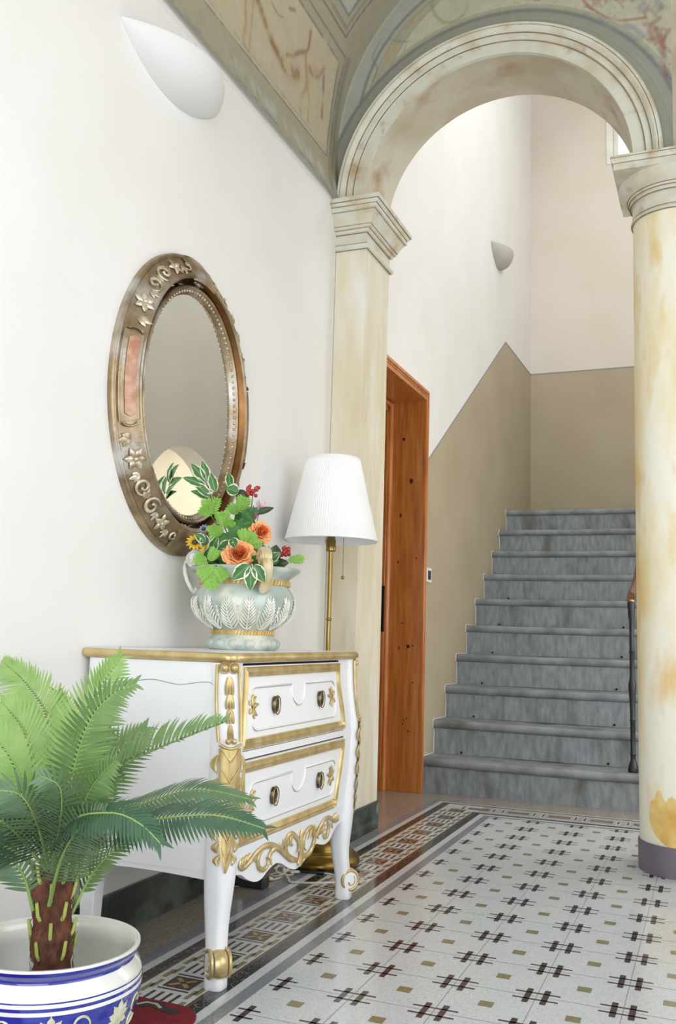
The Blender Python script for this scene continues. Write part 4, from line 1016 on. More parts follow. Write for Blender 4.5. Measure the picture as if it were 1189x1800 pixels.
# corner posts / cabriole legs: swept rounded square on the diagonal
def yl(z): return WF(z)+.038
def corner_post(sy):
    XPt = [(0, -.115), (.06, -.117), (.15, -.129), (.27, -.129), (.40, -.132), (.55, -.134), (.65, -.145), (.77, -.152)] if sy < 0 else [(0, -.128), (.06, -.130), (.15, -.142), (.27, -.141), (.40, -.138), (.55, -.137), (.65, -.148), (.77, -.155)]
    YPt = [(0, -.692), (.06, -.690), (.15, -.674), (.27, -.668), (.40, -.660), (.55, -.656), (.65, -.650), (.77, -.652)] if sy < 0 else [(0, .176), (.06, .176), (.15, .166), (.27, .172), (.40, .180), (.55, .186), (.65, .172), (.77, .168)]
    def sm(z, T): return sum(tab(max(0, z+d_), T) for d_ in (-.03, -.015, 0, .015, .03))/5
    def cen(z): return Vector((sm(z, XPt), sm(z, YPt), z))
    def rad(z): return sm(z, [(0, .0250), (.02, .0245), (.05, .0235), (.09, .0230), (.15, .0265), (.22, .033), (.27, .037), (.40, .039), (.5, .040), (.6, .040), (.7, .039), (.772, .040)])
    def pw(z): return sm(z, [(0, 4.0), (.2, 3.6), (.3, 2.6), (.77, 2.4)])
    mb = MB(); P = []; n = 24
    zl = [0, .004]+[.004+(.772-.004)*k/44 for k in range(1, 45)]
    for z in zl:
        c = cen(z); R_ = rad(z)*(.93 if z == 0 else 1); row = []
        for k in range(n):
            a_ = 2*PI*k/n; m_ = max(abs(math.cos(a_)), abs(math.sin(a_))); q = 1/(abs(math.cos(a_))**pw(z)+abs(math.sin(a_))**pw(z))**(1/pw(z))
            row.append((c.x+R_*q*math.cos(a_), c.y+R_*q*math.sin(a_), z))
        P.append(row)
    mb.grid(P, cv=True, flip=False); mb.f.append(tuple(range(n))[::-1]); mb.m.append(0)
    lg = mb.build('leg', M['lacquer'], ch, smooth=50)
    # ornament frame on the diagonal
    dgn = Vector((1, sy, 0)).normalized(); tg = Vector((-sy*1.0, 1, 0)).normalized()*(1 if sy < 0 else -1)
    tg = Vector((dgn.y, -dgn.x, 0))   # horizontal tangent
    def S(z, t, d=0):   # point on the rounded corner, t in metres along the tangent
        r0 = rad(z)*2**(.5-1/pw(z))+.0006; c = cen(z); off = r0-t*t*(11 if z > .27 else 8)
        return c+dgn*(off+d)+tg*t+Vector((0, 0, 0))
    g = MB()
    # gold outline of the upper cartouche
    for sg in (-1, 1):
        g.tube([S(z, sg*(.028+.004*math.sin((z-.56)*14)), .001) for z in [lerp(.578, .768, k/14) for k in range(15)]], .0042, n=8)
    for sg in (-1, 1):
        g.ball(S(.760, sg*.0125, .005), .0105, 12); g.tube([S(.760+.0135*math.sin(q), sg*.0125+.0135*math.cos(q), .003) for q in [2*PI*k/20 for k in range(20)]], .0022, n=6, closed=True)
        g.ball(S(.580, sg*.008, .006), .0075, 12)
    g.tube([S(.572-.010*math.sin(PI*k/12), -.028+.056*k/12, .004) for k in range(13)], .004, n=8)
    # bell flowers
    for z0, wv, ln in ((.738, .0125, .046), (.694, .0125, .036), (.658, .0115, .036), (.620, .0085, .034)):
        for q in (-1, 0, 1):
            P = []
            for k in range(9):
                t = k/8; ww = wv*.52*math.sin(PI*(.12+.80*t))**.7; tt_ = q*wv*(.25+.75*t)*.75
                P.append([S(z0-ln*t, tt_+ww*e, .0015+.0065*(1-e*e)*math.sin(PI*(.15+.8*t))) for e in (-1, -.5, 0, .5, 1)])
            g.grid(P, flip=True)
    g.build('bell_flower_carving', M['gold'], lg, smooth=60)['label'] = 'gold bellflower chain in a gold outline'
    g = MB()
    # long acanthus sleeve : overlapping scales down to a leaf tip
    P = []
    for k in range(30):
        t = k/29; z = lerp(.562, .268, t)
        hw = tab(t, [(0, .029), (.5, .026), (.75, .020), (.9, .013), (1, .002)])
        P.append([S(z, hw*e, .0035*(1-.3*abs(e))+.0012*math.sin(e*9)*(1-abs(e))) for e in np.linspace(-1, 1, 11)])
    g.grid(P, flip=True)
    for k in range(6):
        z = lerp(.545, .31, k/5); hw = tab((.562-z)/.294, [(0, .028), (.5, .024), (.8, .017), (1, .004)])
        for sg in (-1, 1):
            pts = [S(z+.018, sg*hw*.95, .004), S(z+.004, sg*hw*.6, .006), S(z-.016, sg*.001, .0065)]
            g.tube(catmull(pts, 4), .0014, n=5)
    # toothed side leaves
    for k, z in enumerate((.525, .470, .415, .365, .32, .29)):
        for sg in (-1, 1):
            ln = .044 if k < 4 else .028; hw = tab((.562-z)/.294, [(0, .028), (.5, .024), (.8, .018), (1, .008)])
            P = []
            for j in range(8):
                t = j/7; ww = .0075*math.sin(PI*(.1+.88*t))**.7
                base = sg*(hw+.002+.010*math.sin(PI*t*.9))
                P.append([S(z+.022-ln*t, base+ww*e*sg, .0005+.004*(1-e*e)) for e in (-1, -.4, .4, 1)])
            g.grid(P, flip=(sg < 0)); g.grid([r[::-1] for r in P], flip=(sg < 0))
    g.build('acanthus_carving', M['gold'], lg, smooth=60)['label'] = 'long gold acanthus leaf carving'
    # scroll foot
    zc = .055 if sy < 0 else .055
    cf = cen(zc)+dgn*.016+Vector((0, 0, .006)); hw = .0225
    g = MB(); R0 = .0275
    for sg in (-1, 1):
        c0 = cf+tg*sg*hw
        g.tube([c0+dgn*(R0*math.cos(q))+Vector((0, 0, R0*math.sin(q)*1.08)) for q in [2*PI*k/32 for k in range(32)]], .0052, n=8, closed=True)
        sp = []
        for k in range(18):
            q = PI*1.2*k/17+PI*1.1; r = R0*(.30+.5*(k/17)); sp.append(c0+tg*sg*.003+dgn*(r*math.cos(q)*.8)+Vector((0, 0, r*math.sin(q)*.9-.003)))
        g.tube(sp, [.0018+.002*(1-k/17) for k in range(18)], n=6)
    P = []
    for j in range(11):
        e = -1+2*j/10; r = R0*(.94+.16*math.cos(e*PI/2)); c0 = cf+dgn*.006+tg*e*hw*.70
        P.append([c0+dgn*(r*math.cos(q))+Vector((0, 0, r*math.sin(q)*1.12)) for q in [2*PI*k/28 for k in range(28)]])
    g.grid(P, cv=True)
    g.build('scroll_foot', M['gold'], lg, smooth=60)['label'] = 'gold scroll foot'
    g = MB()
    for sg in (-1, 1):
        c0 = cf+tg*sg*(hw+.0005)
        for rr_, dd_ in ((R0, 0),):
            P = [[c0+tg*sg*(.004*(1-f_*f_))+dgn*(rr_*f_*math.cos(q))+Vector((0, 0, rr_*f_*math.sin(q)*1.08)) for q in [2*PI*k/24 for k in range(24)]] for f_ in (1, .75, .4, .01)]
            g.grid(P, cv=True)
    g.build('scroll_eye', M['lacquer'], lg, smooth=60)
corner_post(-1); corner_post(1)
for yb in (YS0+.030, YS1-.030):
    mb = MB(); P = []
    for z in (0, .1, .2, .26, .30):
        h_ = lerp(.017, .026, z/.3); c = (-.512, yb)
        P.append([(c[0]-h_, c[1]-h_, z), (c[0]+h_, c[1]-h_, z), (c[0]+h_, c[1]+h_, z), (c[0]-h_, c[1]+h_, z)])
    mb.grid(P, cv=True); mb.f.append((3, 2, 1, 0)); mb.m.append(0); mb.build('leg', M['lacquer'], ch, smooth=0, bevel=.003)

# ------------------------------------------------------------------ MIRROR
MY, MZ, MX = -0.265, 1.570, XL
mr = thing('oval_mirror', 'large oval mirror in a carved antique silver and gold frame on the white wall', 'mirror', (MX, MY, MZ))
def el(a_, b_, t, x): return (x, MY+a_*math.cos(t), MZ+b_*math.sin(t))
NT = 160
TH = [2*PI*k/NT for k in range(NT)]
A0, B0 = .402, .487
prof = [(0, .000), (0, .012), (.003, .020), (.008, .023), (.013, .021), (.016, .018), (.020, .020), (.045, .040), (.066, .056), (.070, .062), (.075, .065), (.080, .063), (.083, .058)]
mb = MB(); mb.grid([[el(A0-o_, B0-o_, t, MX+h_) for t in TH] for o_, h_ in prof], cv=True)
fr = mb.build('outer_frame', M['mframe'], mr, smooth=50)
prof = [(.083, .058), (.086, .052), (.092, .040), (.097, .028), (.099, .018), (.100, .012)]
mb = MB(); mb.grid([[el(A0-o_*1.0, B0-o_*.92, t, MX+h_) for t in TH] for o_, h_ in prof], cv=True); mb.build('frame_cove', M['mgold'], mr, smooth=50)
mb = MB(); mb.poly([el(A0-.098, B0-.088, t, MX+.010) for t in TH][::-1]); mb.build('mirror_backing', M['mirror'], mr, smooth=0)
prof = [(0, .011), (0, .038), (.002, .045), (.007, .048), (.012, .045), (.014, .040), (.020, .036), (.026, .032), (.030, .024)]
IA, IB = .296, .386
mb = MB(); mb.grid([[el(IA-o_, IB-o_, t, MX+h_) for t in TH] for o_, h_ in prof], cv=True)
inn = mb.build('inner_frame', M['mframe'], mr, smooth=50)
mb = MB(); mb.grid([[el(IA+.001, IB+.001, t, MX+h_) for t in TH] for h_ in (.012, .036)], cv=True); mb.build('dark_rebate', M['mdark'], inn)
mb = MB()
for k in range(110):
    t = 2*PI*k/110; mb.ball(el(IA-.018, IB-.018, t, MX+.0385), .0048, 6, sc=(1, 1, 1))
mb.build('beading', M['msilver'], inn, smooth=60)
mb = MB(); P = [[el((IA-.027)*f_, (IB-.027)*f_, t, MX+.0255+.001*(1-f_)) for t in TH] for f_ in (1, .985)]
mb.grid(P, cv=True); mb.poly([el((IA-.027)*.985, (IB-.027)*.985, t, MX+.026) for t in TH][::-1]); mb.build('mirror_glass', M['mirror'], mr, smooth=0)
# carved ornament on the outward sloping band
def MFr(t, o_=.045):
    a_, b_ = A0-o_, B0-o_; p = Vector(el(a_, b_, t, MX+float(np.interp(o_, [q[0] for q in [(0, 0), (.016, 0), (.020, 0), (.045, 0), (.066, 0), (.083, 0)]], [.012, .018, .020, .040, .056, .058]))))
    tg = Vector((0, -a_*math.sin(t), b_*math.cos(t))).normalized()
    rad_ = Vector((0, b_*math.cos(t), a_*math.sin(t))).normalized()
    nrm = (Vector((1, 0, 0))*.80+rad_*.60).normalized(); bt = nrm.cross(tg)
    return p, tg, bt, nrm
g = MB()
def flower(t, o_, R_, npet=6, rot=0.0, e=0):
    p, tg, bt, nr = MFr(t, o_)
    for k in range(npet):
        q = rot+2*PI*k/npet; d = tg*math.cos(q)+bt*math.sin(q); s_ = nr.cross(d)
        P = []
        for j in range(6):
            f_ = j/5; ww = R_*.30*math.sin(PI*(.12+.83*f_))
            P.append([p+d*R_*f_+s_*ww*w_+nr*(.004+.005*math.sin(PI*f_*.9)-.004*w_*w_) for w_ in (-1, -.5, 0, .5, 1)])
        g.grid(P); 
    g.ball(p+nr*.008, R_*.24, 8)
def scroll(t, o_, R_, turns=1.1, sgn=1, rot=0.0):
    p, tg, bt, nr = MFr(t, o_); pts = []; rs = []
    for k in range(22):
        f_ = k/21; q = rot+sgn*2*PI*turns*f_; r = R_*(1-.75*f_); pts.append(p+tg*r*math.cos(q)+bt*r*math.sin(q)+nr*(.003+.006*f_)); rs.append(R_*.20*(.5+.6*math.sin(PI*f_)))
    g.tube(pts, rs, n=7)
    g.ball(pts[-1], R_*.2, 6)
def leafy(t, o_, R_, ang):
    p, tg, bt, nr = MFr(t, o_)
    for da, l_ in ((0, 1.0), (.6, .75), (-.6, .75)):
        q = ang+da; d = tg*math.cos(q)+bt*math.sin(q); s_ = nr.cross(d); P = []
        for j in range(6):
            f_ = j/5; ww = R_*.22*math.sin(PI*(.15+.82*f_))
            P.append([p+d*R_*l_*f_+s_*ww*w_+nr*(.003+.004*math.sin(PI*f_)-.003*w_*w_) for w_ in (-1, 0, 1)])
        g.grid(P)
for base, mir in ((PI, 1), (0, -1)):
    for up in (1, -1):
        g = MB()
        def T(d): return base-mir*up*math.radians(d) if mir == 1 else base+up*math.radians(d)
        leafy(T(24), .045, 0.0449, PI/2 if up == 1 else -PI/2)
        flower(T(32), .046, 0.0343, 6, .3)
        leafy(T(39), .046, 0.0343, PI/2*up*mir)
        scroll(T(44), .046, 0.0277, 1.2, up)
        leafy(T(49), .040, 0.0317, PI*.7)
        scroll(T(54), .046, 0.0290, 1.2, -up, 1.0)
        leafy(T(59), .050, 0.0290, -PI*.4)
        flower(T(65), .046, 0.0290, 5, .9)
        leafy(T(71), .045, 0.0317, PI/2*up*mir)
        scroll(T(76), .046, 0.0185, 1.0, up, .4)
        g.build('carved_flowers', M['msilver'], fr, smooth=60)['label'] = 'silver carved flowers and scrolls'
# cartouches left and right: raised red panels; shells top and bottom
for base, sgn in ((PI, 1), (0, -1)):
    g = MB(); P = []
    for k in range(25):
        t = base+math.radians(lerp(-17, 17, k/24))
        row = []
        for o_, h_ in ((.020, .000), (.020, .006), (.026, .009), (.033, .006), (.062, .006), (.068, .009), (.074, .006), (.074, .000)):
            p, tg, bt, nr = MFr(t, o_); row.append(p+nr*h_)
        P.append(row)
    g.grid(P)
    for e in (-17.5, 17.5):
        p, tg, bt, nr = MFr(base+math.radians(e), .046)
        g.tube([p+tg*(.012*math.sin(q)*(1 if e > 0 else -1))+bt*(.022*math.cos(q))+nr*.008 for q in [PI*k/12 for k in range(13)]], .004, n=7)
    g.build('cartouche', M['mframe'], fr, smooth=50)
    g = MB(); P = []
    for k in range(25):
        tt_ = lerp(-15.5, 15.5, k/24); t = base+math.radians(tt_); hw = .0135*(min(1, (15.6-abs(tt_))/1.5)**.5 if abs(tt_) < 15.6 else .05)
        row = []
        for e in (-1, -.6, 0, .6, 1):
            p, tg, bt, nr = MFr(t, .0475+hw*e); row.append(p+nr*(.0085+.0015*(1-e*e)))
        P.append(row)
    g.grid(P); g.build('red_panel', M['mred'], fr, smooth=60)['label'] = 'rubbed red bole panel'
for base in (PI/2, -PI/2):
    g = MB()
    P = []
    for k in range(25):
        t = base+math.radians(lerp(-12, 12, k/24)); row = []
        e2 = 1-abs(lerp(-1, 1, k/24))**4
        for o_, h_ in ((.006, 0), (.006, .010), (.02, .013), (.045, .016), (.075, .010), (.088, .004), (.088, 0)):
            p, tg, bt, nr = MFr(t, o_); row.append(p+nr*(h_*(.3+.7*e2)))
        P.append(row)
    g.grid(P); g.build('shell_crest', M['mframe'], fr, smooth=50)
    g = MB()
    pz = Vector(el(0, IB+.018, base, MX+.035)); g.ball(pz+Vector((0, 0, 0)), .014, 12, sc=(.8, 1, 1))
    for s_ in (-1, 1): g.ball(pz+Vector((0, .022*s_, 0)), .010, 10, sc=(.7, 1.3, .8))
    g.build('bridge_knob', M['mframe'], inn, smooth=60)

# ------------------------------------------------------------------ URN
UC = Vector((-.345, -.190, .7970))
ur = thing('urn', 'pale verdigris ceramic urn with gold bands and scroll handles on the chest', 'urn', UC)
mb = MB(); K = 1.018
prof = [(0, 0), (.100, 0), (.105, .004), (.108, .014), (.106, .028), (.100, .036), (.097, .040), (.094, .046), (.092, .052), (.092, .062), (.096, .066), (.108, .074), (.128, .088), (.144, .106), (.1535, .128), (.1555, .146), (.152, .164), (.144, .180), (.137, .190), (.134, .196), (.134, .216), (.139, .222), (.150, .230), (.162, .238), (.169, .244), (.170, .249), (.166, .252), (.158, .250), (.142, .236), (.128, .214), (.126, .19), (.10, .16), (0, .15)]
prof = [(r*K, z) for r, z in prof]
mb.lathe(prof, UC, 72); mb.build('bowl', M['urn'], ur, smooth=60)
mb = MB()
for k in range(14):
    t = 2*PI*k/14; mb.ball(UC+Vector((.099*K*math.cos(t), .099*K*math.sin(t), .018)), .022, 10, sc=(.75, .95, .72), rot=Matrix.Rotation(t, 3, 'Z'))
mb.build('gadrooned_foot', M['urn'], ur, smooth=60)
mb = MB()
for (r0, z0, z1, n, dr) in ((.0925*K, .045, .060, 60, .004), (.1345*K, .197, .214, 64, .004)):
    mb.lathe([(r0, z0), (r0+.003, z0+.0005), (r0+.003, z1-.0005), (r0, z1)], UC, 72)
    for k in range(n):
        t = 2*PI*k/n; mb.tube([UC+Vector(((r0+dr)*math.cos(t+.02*q), (r0+dr)*math.sin(t+.02*q), lerp(z0+.001, z1-.001, (q+1)/2))) for q in (-1, 0, 1)], .0022, n=5)
mb.build('gold_bands', M['urn_gold'], ur, smooth=60)['label'] = 'worn gold reeded bands'
UR = lambda z: float(np.interp(z, [p[1] for p in prof[10:20]], [p[0] for p in prof[10:20]]))
mb = MB()
NL = 15
for k in range(NL):
    t0 = 2*PI*(k+.5)/NL+.05
    def up_(z, dt, d=.0015):
        r = UR(z)+d; return UC+Vector((r*math.cos(t0+dt/UR(z)), r*math.sin(t0+dt/UR(z)), z))
    zt, zb = .158, .064
    mb.tube([up_(lerp(zb, zt+.004, q/8), 0, .003) for q in range(9)], [.0036]*6+[.003, .0024, .0014], n=5)
    for j in range(9):
        z = lerp(zb-.002, zt-.022, j/8); hw_ = .0235*(1-.55*(j/8)**1.6); ln = .022
        for sg in (-1, 1):
            pts = [up_(min(zt+.002, z+ln*(f_**1.3)), sg*hw_*f_, .0030+.0025*math.sin(PI*f_)) for f_ in (0, .3, .6, .85, 1)]
            mb.tube(pts, [.0016, .0026, .0031, .0029, .0016], n=5)
    t0 = t0+PI/NL
    mb.tube([up_(lerp(.082, .132, q/6), 0, .002) for q in range(7)], [.0022, .0024, .0024, .002, .0018, .0014, .0008], n=5)
    for j in range(3):
        for sg in (-1, 1): mb.tube([up_(.098+.012*j+.010*f_, sg*.007*f_*(1-.2*j), .003) for f_ in (0, .5, 1)], [.001, .0016, .001], n=4)
mb.build('acanthus_relief', M['urn_white'], ur, smooth=60)['label'] = 'white acanthus leaves in relief'
def handle(phi, m):
    ca, sa = math.cos(phi), math.sin(phi); d = Vector((ca, sa, 0)); tg = Vector((-sa, ca, 0)); up = Vector((0, 0, 1))
    path = []
    cx_, cz_ = .160, .276
    for k in range(34):
        f_ = k/33; q = -PI*.25-2*PI*1.55*(1-f_)+0; r = .004+.026*f_; path.append((cx_+r*math.cos(q+PI*1.25), cz_+r*math.sin(q+PI*1.25)))
    # continue: outer down tail
    path += [(.188, .266), (.190, .250), (.187, .230), (.180, .209), (.171, .192), (.164, .180), (.158, .174), (.153, .176)]
    P = []; n_ = len(path)
    for i, (r, z) in enumerate(path):
        a_ = path[min(i+1, n_-1)]; b_ = path[max(i-1, 0)]; dr_, dz_ = a_[0]-b_[0], a_[1]-b_[1]; L_ = math.hypot(dr_, dz_)+1e-9; nr_, nz_ = -dz_/L_, dr_/L_
        th_ = .0078 if i > 26 else .0040; wd = .0165 if i < 40 else .011
        c = UC+d*r+up*z
        P.append([c+(d*nr_+up*nz_)*th_*math.cos(q)*1.0+tg*wd*math.copysign(abs(math.sin(q))**.5, math.sin(q)) for q in [2*PI*k/10 for k in range(10)]])
    g = MB(); g.grid(P, cv=True); g.poly(P[-1]); g.poly(P[0][::-1])
    for sg in (-1, 1): 
        g.ball(UC+d*.153+up*.181+tg*.0, .010, 10, sc=(1, 1, 1))
    # web behind the volute
    g.tube([UC+d*.160+up*.276-tg*.0115, UC+d*.160+up*.276+tg*.0115], .0275, n=28)
    g.build('handle', m, ur, smooth=50)
VR_ = Vector((.885, .465, 0)); VD_ = Vector((-.465, .885, 0))     # right / away seen from the entrance
def sang(deg):
    v = VR_*math.cos(math.radians(deg))+VD_*math.sin(math.radians(deg)); return math.atan2(v.y, v.x)
handle(sang(176), M['urn_white']); handle(sang(290), M['urn_mix']); handle(sang(56), M['urn_white'])

# ------------------------------------------------------------------ FLOOR LAMP
LP = Vector((-.364, .548, 0))
fl = thing('floor_lamp', 'brass floor lamp with white pleated cone shade behind the chest', 'floor lamp', LP)
mb = MB()
mb.lathe([(0, .010), (.136, .010), (.142, .014), (.1435, .022), (.142, .030), (.134, .044), (.120, .056), (.110, .060), (.102, .062), (.100, .066), (.097, .080), (.088, .096), (.070, .108), (.050, .116), (.040, .120), (.030, .130), (.022, .146), (.016, .160), (.012, .166), (0, .168)], LP, 64)
mb.build('base', M['brass_base'], fl, smooth=50)
mb = MB(); mb.lathe([(0, 0), (.134, 0), (.138, .004), (.138, .0105), (0, .0105)], LP, 48); mb.build('base_pad', M['plastic_dark'], fl, smooth=30)
mb = MB(); mb.lathe([(.0088, .15), (.0088, .905), (.0105, .906), (.0115, .911), (.0105, .916), (.0088, .917), (.0088, 1.19)], LP, 20)
mb.build('pole', M['brass'], fl, smooth=50)
mb = MB(); mb.lathe([(0, 1.172), (.016, 1.172), (.0195, 1.176), (.0195, 1.215), (.017, 1.222), (.012, 1.25), (.012, 1.30), (0, 1.30)], LP, 28); mb.build('socket', M['brass'], fl, smooth=40)
mb = MB(); mb.lathe([(.0, 1.30), (.014, 1.30), (.026, 1.34), (.030, 1.37), (.026, 1.395), (.012, 1.41), (0, 1.412)], LP, 20); mb.build('bulb', M['plastic'], fl, smooth=60)
SB, ST = 1.213, 1.541; RB, RT = .181, .104
mb = MB(); NP = 110; P = []
for z_, off in [(SB, -.0015), (SB+.002, .0015), (SB+.016, .0015), (SB+.018, 0)]+[(lerp(SB+.018, ST-.012, k/6), 0) for k in range(7)]+[(ST-.012, .0012), (ST-.001, .0012), (ST, -.0010)]:
    f_ = (z_-SB)/(ST-SB); row = []
    for k in range(NP*4):
        q = 2*PI*k/(NP*4); pl_ = (.0011*math.cos(NP*q)) if SB+.017 < z_ < ST-.011 else 0
        r = lerp(RB, RT, f_)+off+pl_; row.append((LP.x+r*math.cos(q), LP.y+r*math.sin(q), z_))
    P.append(row)
mb.grid(P, cv=True)
mb.lathe([(RB-.004, SB), (RT-.004, ST)], LP, 64)
sh = mb.build('lamp_shade', M['shade'], fl, smooth=60)
mb = MB()
for q in (0, 2*PI/3, 4*PI/3): mb.tube([LP+Vector((0, 0, 1.30)), LP+Vector((.06*math.cos(q), .06*math.sin(q), 1.30)), LP+Vector(((RB-.006)*math.cos(q), (RB-.006)*math.sin(q), SB+.012))], .0016, n=5)
mb.build('shade_carrier', M['brass'], sh, smooth=50)
mb = MB(); cp = LP+Vector((.055, -.006, 0))
mb.tube([cp+Vector((0, 0, 1.225)), cp+Vector((0, 0, 1.078))], .0009, n=5)
for k in range(30): mb.ball(cp+Vector((0, 0, 1.225-.0048*k)), .0014, 5)
mb.ball(cp+Vector((0, 0, 1.071)), .0072, 12); mb.build('pull_chain', M['brass'], fl, smooth=60)

# cables and plug under the chest
cb = thing('power_cable', 'white mains cable looped on the floor behind the chest', 'cable', (-.40, .30, 0))

def floorline(pts, h=.004): return catmull([(x, y, z if z else h) for x, y, z in [(p+(0,))[:3] for p in pts]], 8)
mb = MB(); mb.tube(floorline([(-.555, .21), (-.50, .235), (-.466, .252), (-.435, .254), (-.415, .285), (-.418, .335), (-.435, .37, .02), (-.445, .34, .03), (-.43, .30, .022), (-.405, .31, .012), (-.395, .35), (-.41, .39), (-.43, .36, .016), (-.40, .31, .014), (-.375, .285), (-.36, .262), (-.315, .272), (-.26, .30), (-.22, .334), (-.235, .38), (-.253, .415), (-.31, .43), (-.375, .43), (-.40, .46), (-.40, .50)]), .0038, n=8)
mb.build('cable', M['cable'], cb)
mb = MB(); mb.tube(floorline([(-.44, .30, .03), (-.41, .33, .045), (-.385, .31, .04), (-.40, .27, .02), (-.44, .275, .012), (-.46, .32), (-.44, .37), (-.40, .385, .01), (-.37, .36, .015), (-.385, .32, .02)]), .0032, n=8); mb.build('cable_coil', M['cable'], cb)
pl_ = thing('power_strip', 'dark power strip with white plug on the floor under the chest', 'power strip', (-.50, .19, 0))
mb = MB(); mb.box(-.545, -.40, .135, .185, 0.0, .040); mb.build('strip_body', M['plastic_dark'], pl_, smooth=0, bevel=.006)
mb = MB(); mb.tube([(-.47, .215, .018), (-.445, .235, .014), (-.42, .250, .008)], [.014, .011, .005], n=12); mb.build('plug', M['cable'], pl_)

# ------------------------------------------------------------------ RUG
rg_ = thing('rug', 'dark red patterned wool rug under the blue and white planter', 'rug', (-.30, -1.5, 0))
mb = MB()
def rugo(o_):
    x0, x1, y0, y1 = -.54+o_, -.052-o_, -2.35+o_, -.842-o_; c = .07; pts = []
    for cx_, cy_, a0 in ((x1-c, y0+c, -90), (x1-c, y1-c, 0), (x0+c, y1-c, 90), (x0+c, y0+c, 180)):
        for k in range(6): q = math.radians(a0+90*k/5); pts.append((cx_+c*math.cos(q), cy_+c*math.sin(q)))
    return pts
P = [[(x, y, z) for x, y in rugo(o_)] for o_, z in ((0, .003), (-.002, .008), (0, .012), (.004, .0135))]; mb.grid(P, cv=True); mb.poly([(x, y, .0135) for x, y in rugo(.004)])
mb.build('pile', M['rug_red'], rg_, smooth=40)
mb = MB(); mb.poly([(-0.223, -0.887, .0142), (-0.199, -0.855, .0142), (-0.163, -0.855, .0142), (-0.139, -0.872, .0142), (-0.107, -0.872, .0142), (-0.095, -0.887, .0142), (-0.115, -0.902, .0142), (-0.151, -0.892, .0142), (-0.175, -0.882, .0142), (-0.199, -0.907, .0142)])
mb.build('dark_motif', M['rug_dark'], rg_, smooth=0)
mb = MB(); mb.poly([(-0.211, -0.884, .0145), (-0.195, -0.863, .0145), (-0.167, -0.863, .0145), (-0.145, -0.880, .0145), (-0.149, -0.886, .0145), (-0.169, -0.871, .0145), (-0.191, -0.871, .0145), (-0.205, -0.890, .0145)])
mb.build('cream_motif', M['rug_cream'], rg_, smooth=0)

# ------------------------------------------------------------------ PLANTER
PC = Vector((-.172, -1.25, .0145))
pt = thing('planter', 'large blue and white glazed ceramic planter with a cobalt rim', 'planter', PC)
pp = [(0, 0), (.120, 0), (.128, .004), (.130, .012), (.140, .030), (.168, .070), (.190, .110), (.203, .150), (.206, .172), (.204, .190), (.197, .204), (.188, .213), (.1845, .218), (.190, .224), (.1965, .231), (.1985, .2365), (.197, .2405), (.192, .241), (.186, .238), (.181, .228), (.178, .214), (.183, .198), (.190, .176), (.188, .15), (.16, .08), (.12, .03), (0, .025)]
pp = [(r*.85, z) for r, z in pp]
def between(z0, z1, outer=True):
    out = []
    seg = pp[:16] if outer else pp
    zz = [p[1] for p in seg]; rr_ = [p[0] for p in seg]
    for k in range(11):
        z = lerp(z0, z1, k/10); out.append((float(np.interp(z, zz, rr_))+.0006, z))
    return out
mb = MB(); mb.lathe(pp, PC, 96); mb.build('pot', M['porcelain'], pt, smooth=60)
mb = MB(); mb.lathe(between(.0, .181), PC, 96); mb.lathe(between(.1875, .190), PC, 96); mb.lathe(between(.2145, .2365), PC, 96)
mb.build('cobalt_glaze', M['blue'], pt, smooth=60)['label'] = 'cobalt blue lower body, rim band and line'
POR = lambda z: float(np.interp(z, [p[1] for p in pp[:16]], [p[0] for p in pp[:16]]))+.0011
mb = MB()
def pflower(deg, zc, s_):
    global mb
    t0 = sang(deg)
    def W(dt, dz, d=0):
        z = max(.005, zc+dz); r = POR(z)+d; a_ = t0+dt/POR(zc); return PC+Vector((r*math.cos(a_), r*math.sin(a_), z))
    for (a_, l_, w_) in ((90, 1, .22), (55, .9, .2), (125, .9, .2), (20, .8, .2), (160, .8, .2), (-20, .9, .18), (200, .9, .18), (-60, .6, .2), (240, .6, .2)):
        q = math.radians(a_); P = []
        for k in range(9):
            f_ = k/8; ww = w_*s_*math.sin(PI*(.1+.88*f_))*(1+.3*math.sin(f_*20)); dx, dz = math.cos(q)*s_*l_*f_, math.sin(q)*s_*l_*f_
            P.append([W(dx-math.sin(q)*ww*e, dz+math.cos(q)*ww*e, .0004*(1-abs(e))) for e in (-1, 0, 1)])
        mb.grid(P)
for dg in range(0, 360, 45):
    mb = MB(); pflower(dg+283, .135, .034); mb.build('painted_flower', M['creamflower'], pt, smooth=0)['label'] = 'pale cream painted flower on the blue glaze'
mb = MB()
for dg in range(0, 360, 45):
    t0 = sang(dg+300)
    for e in (-1, 1):
        pts = []
        for k in range(14):
            f_ = k/13; q = f_*PI*1.4; r = .020*(1-.5*f_); z = .132+e*.012+r*math.sin(q)*e; a_ = t0+(r*math.cos(q))/.19
            pts.append(PC+Vector(((POR(z))*math.cos(a_), (POR(z))*math.sin(a_), z)))
        mb.tube(pts, .0022, n=4)
mb.build('painted_scrolls', M['creamflower'], pt, smooth=0)['kind'] = 'stuff'

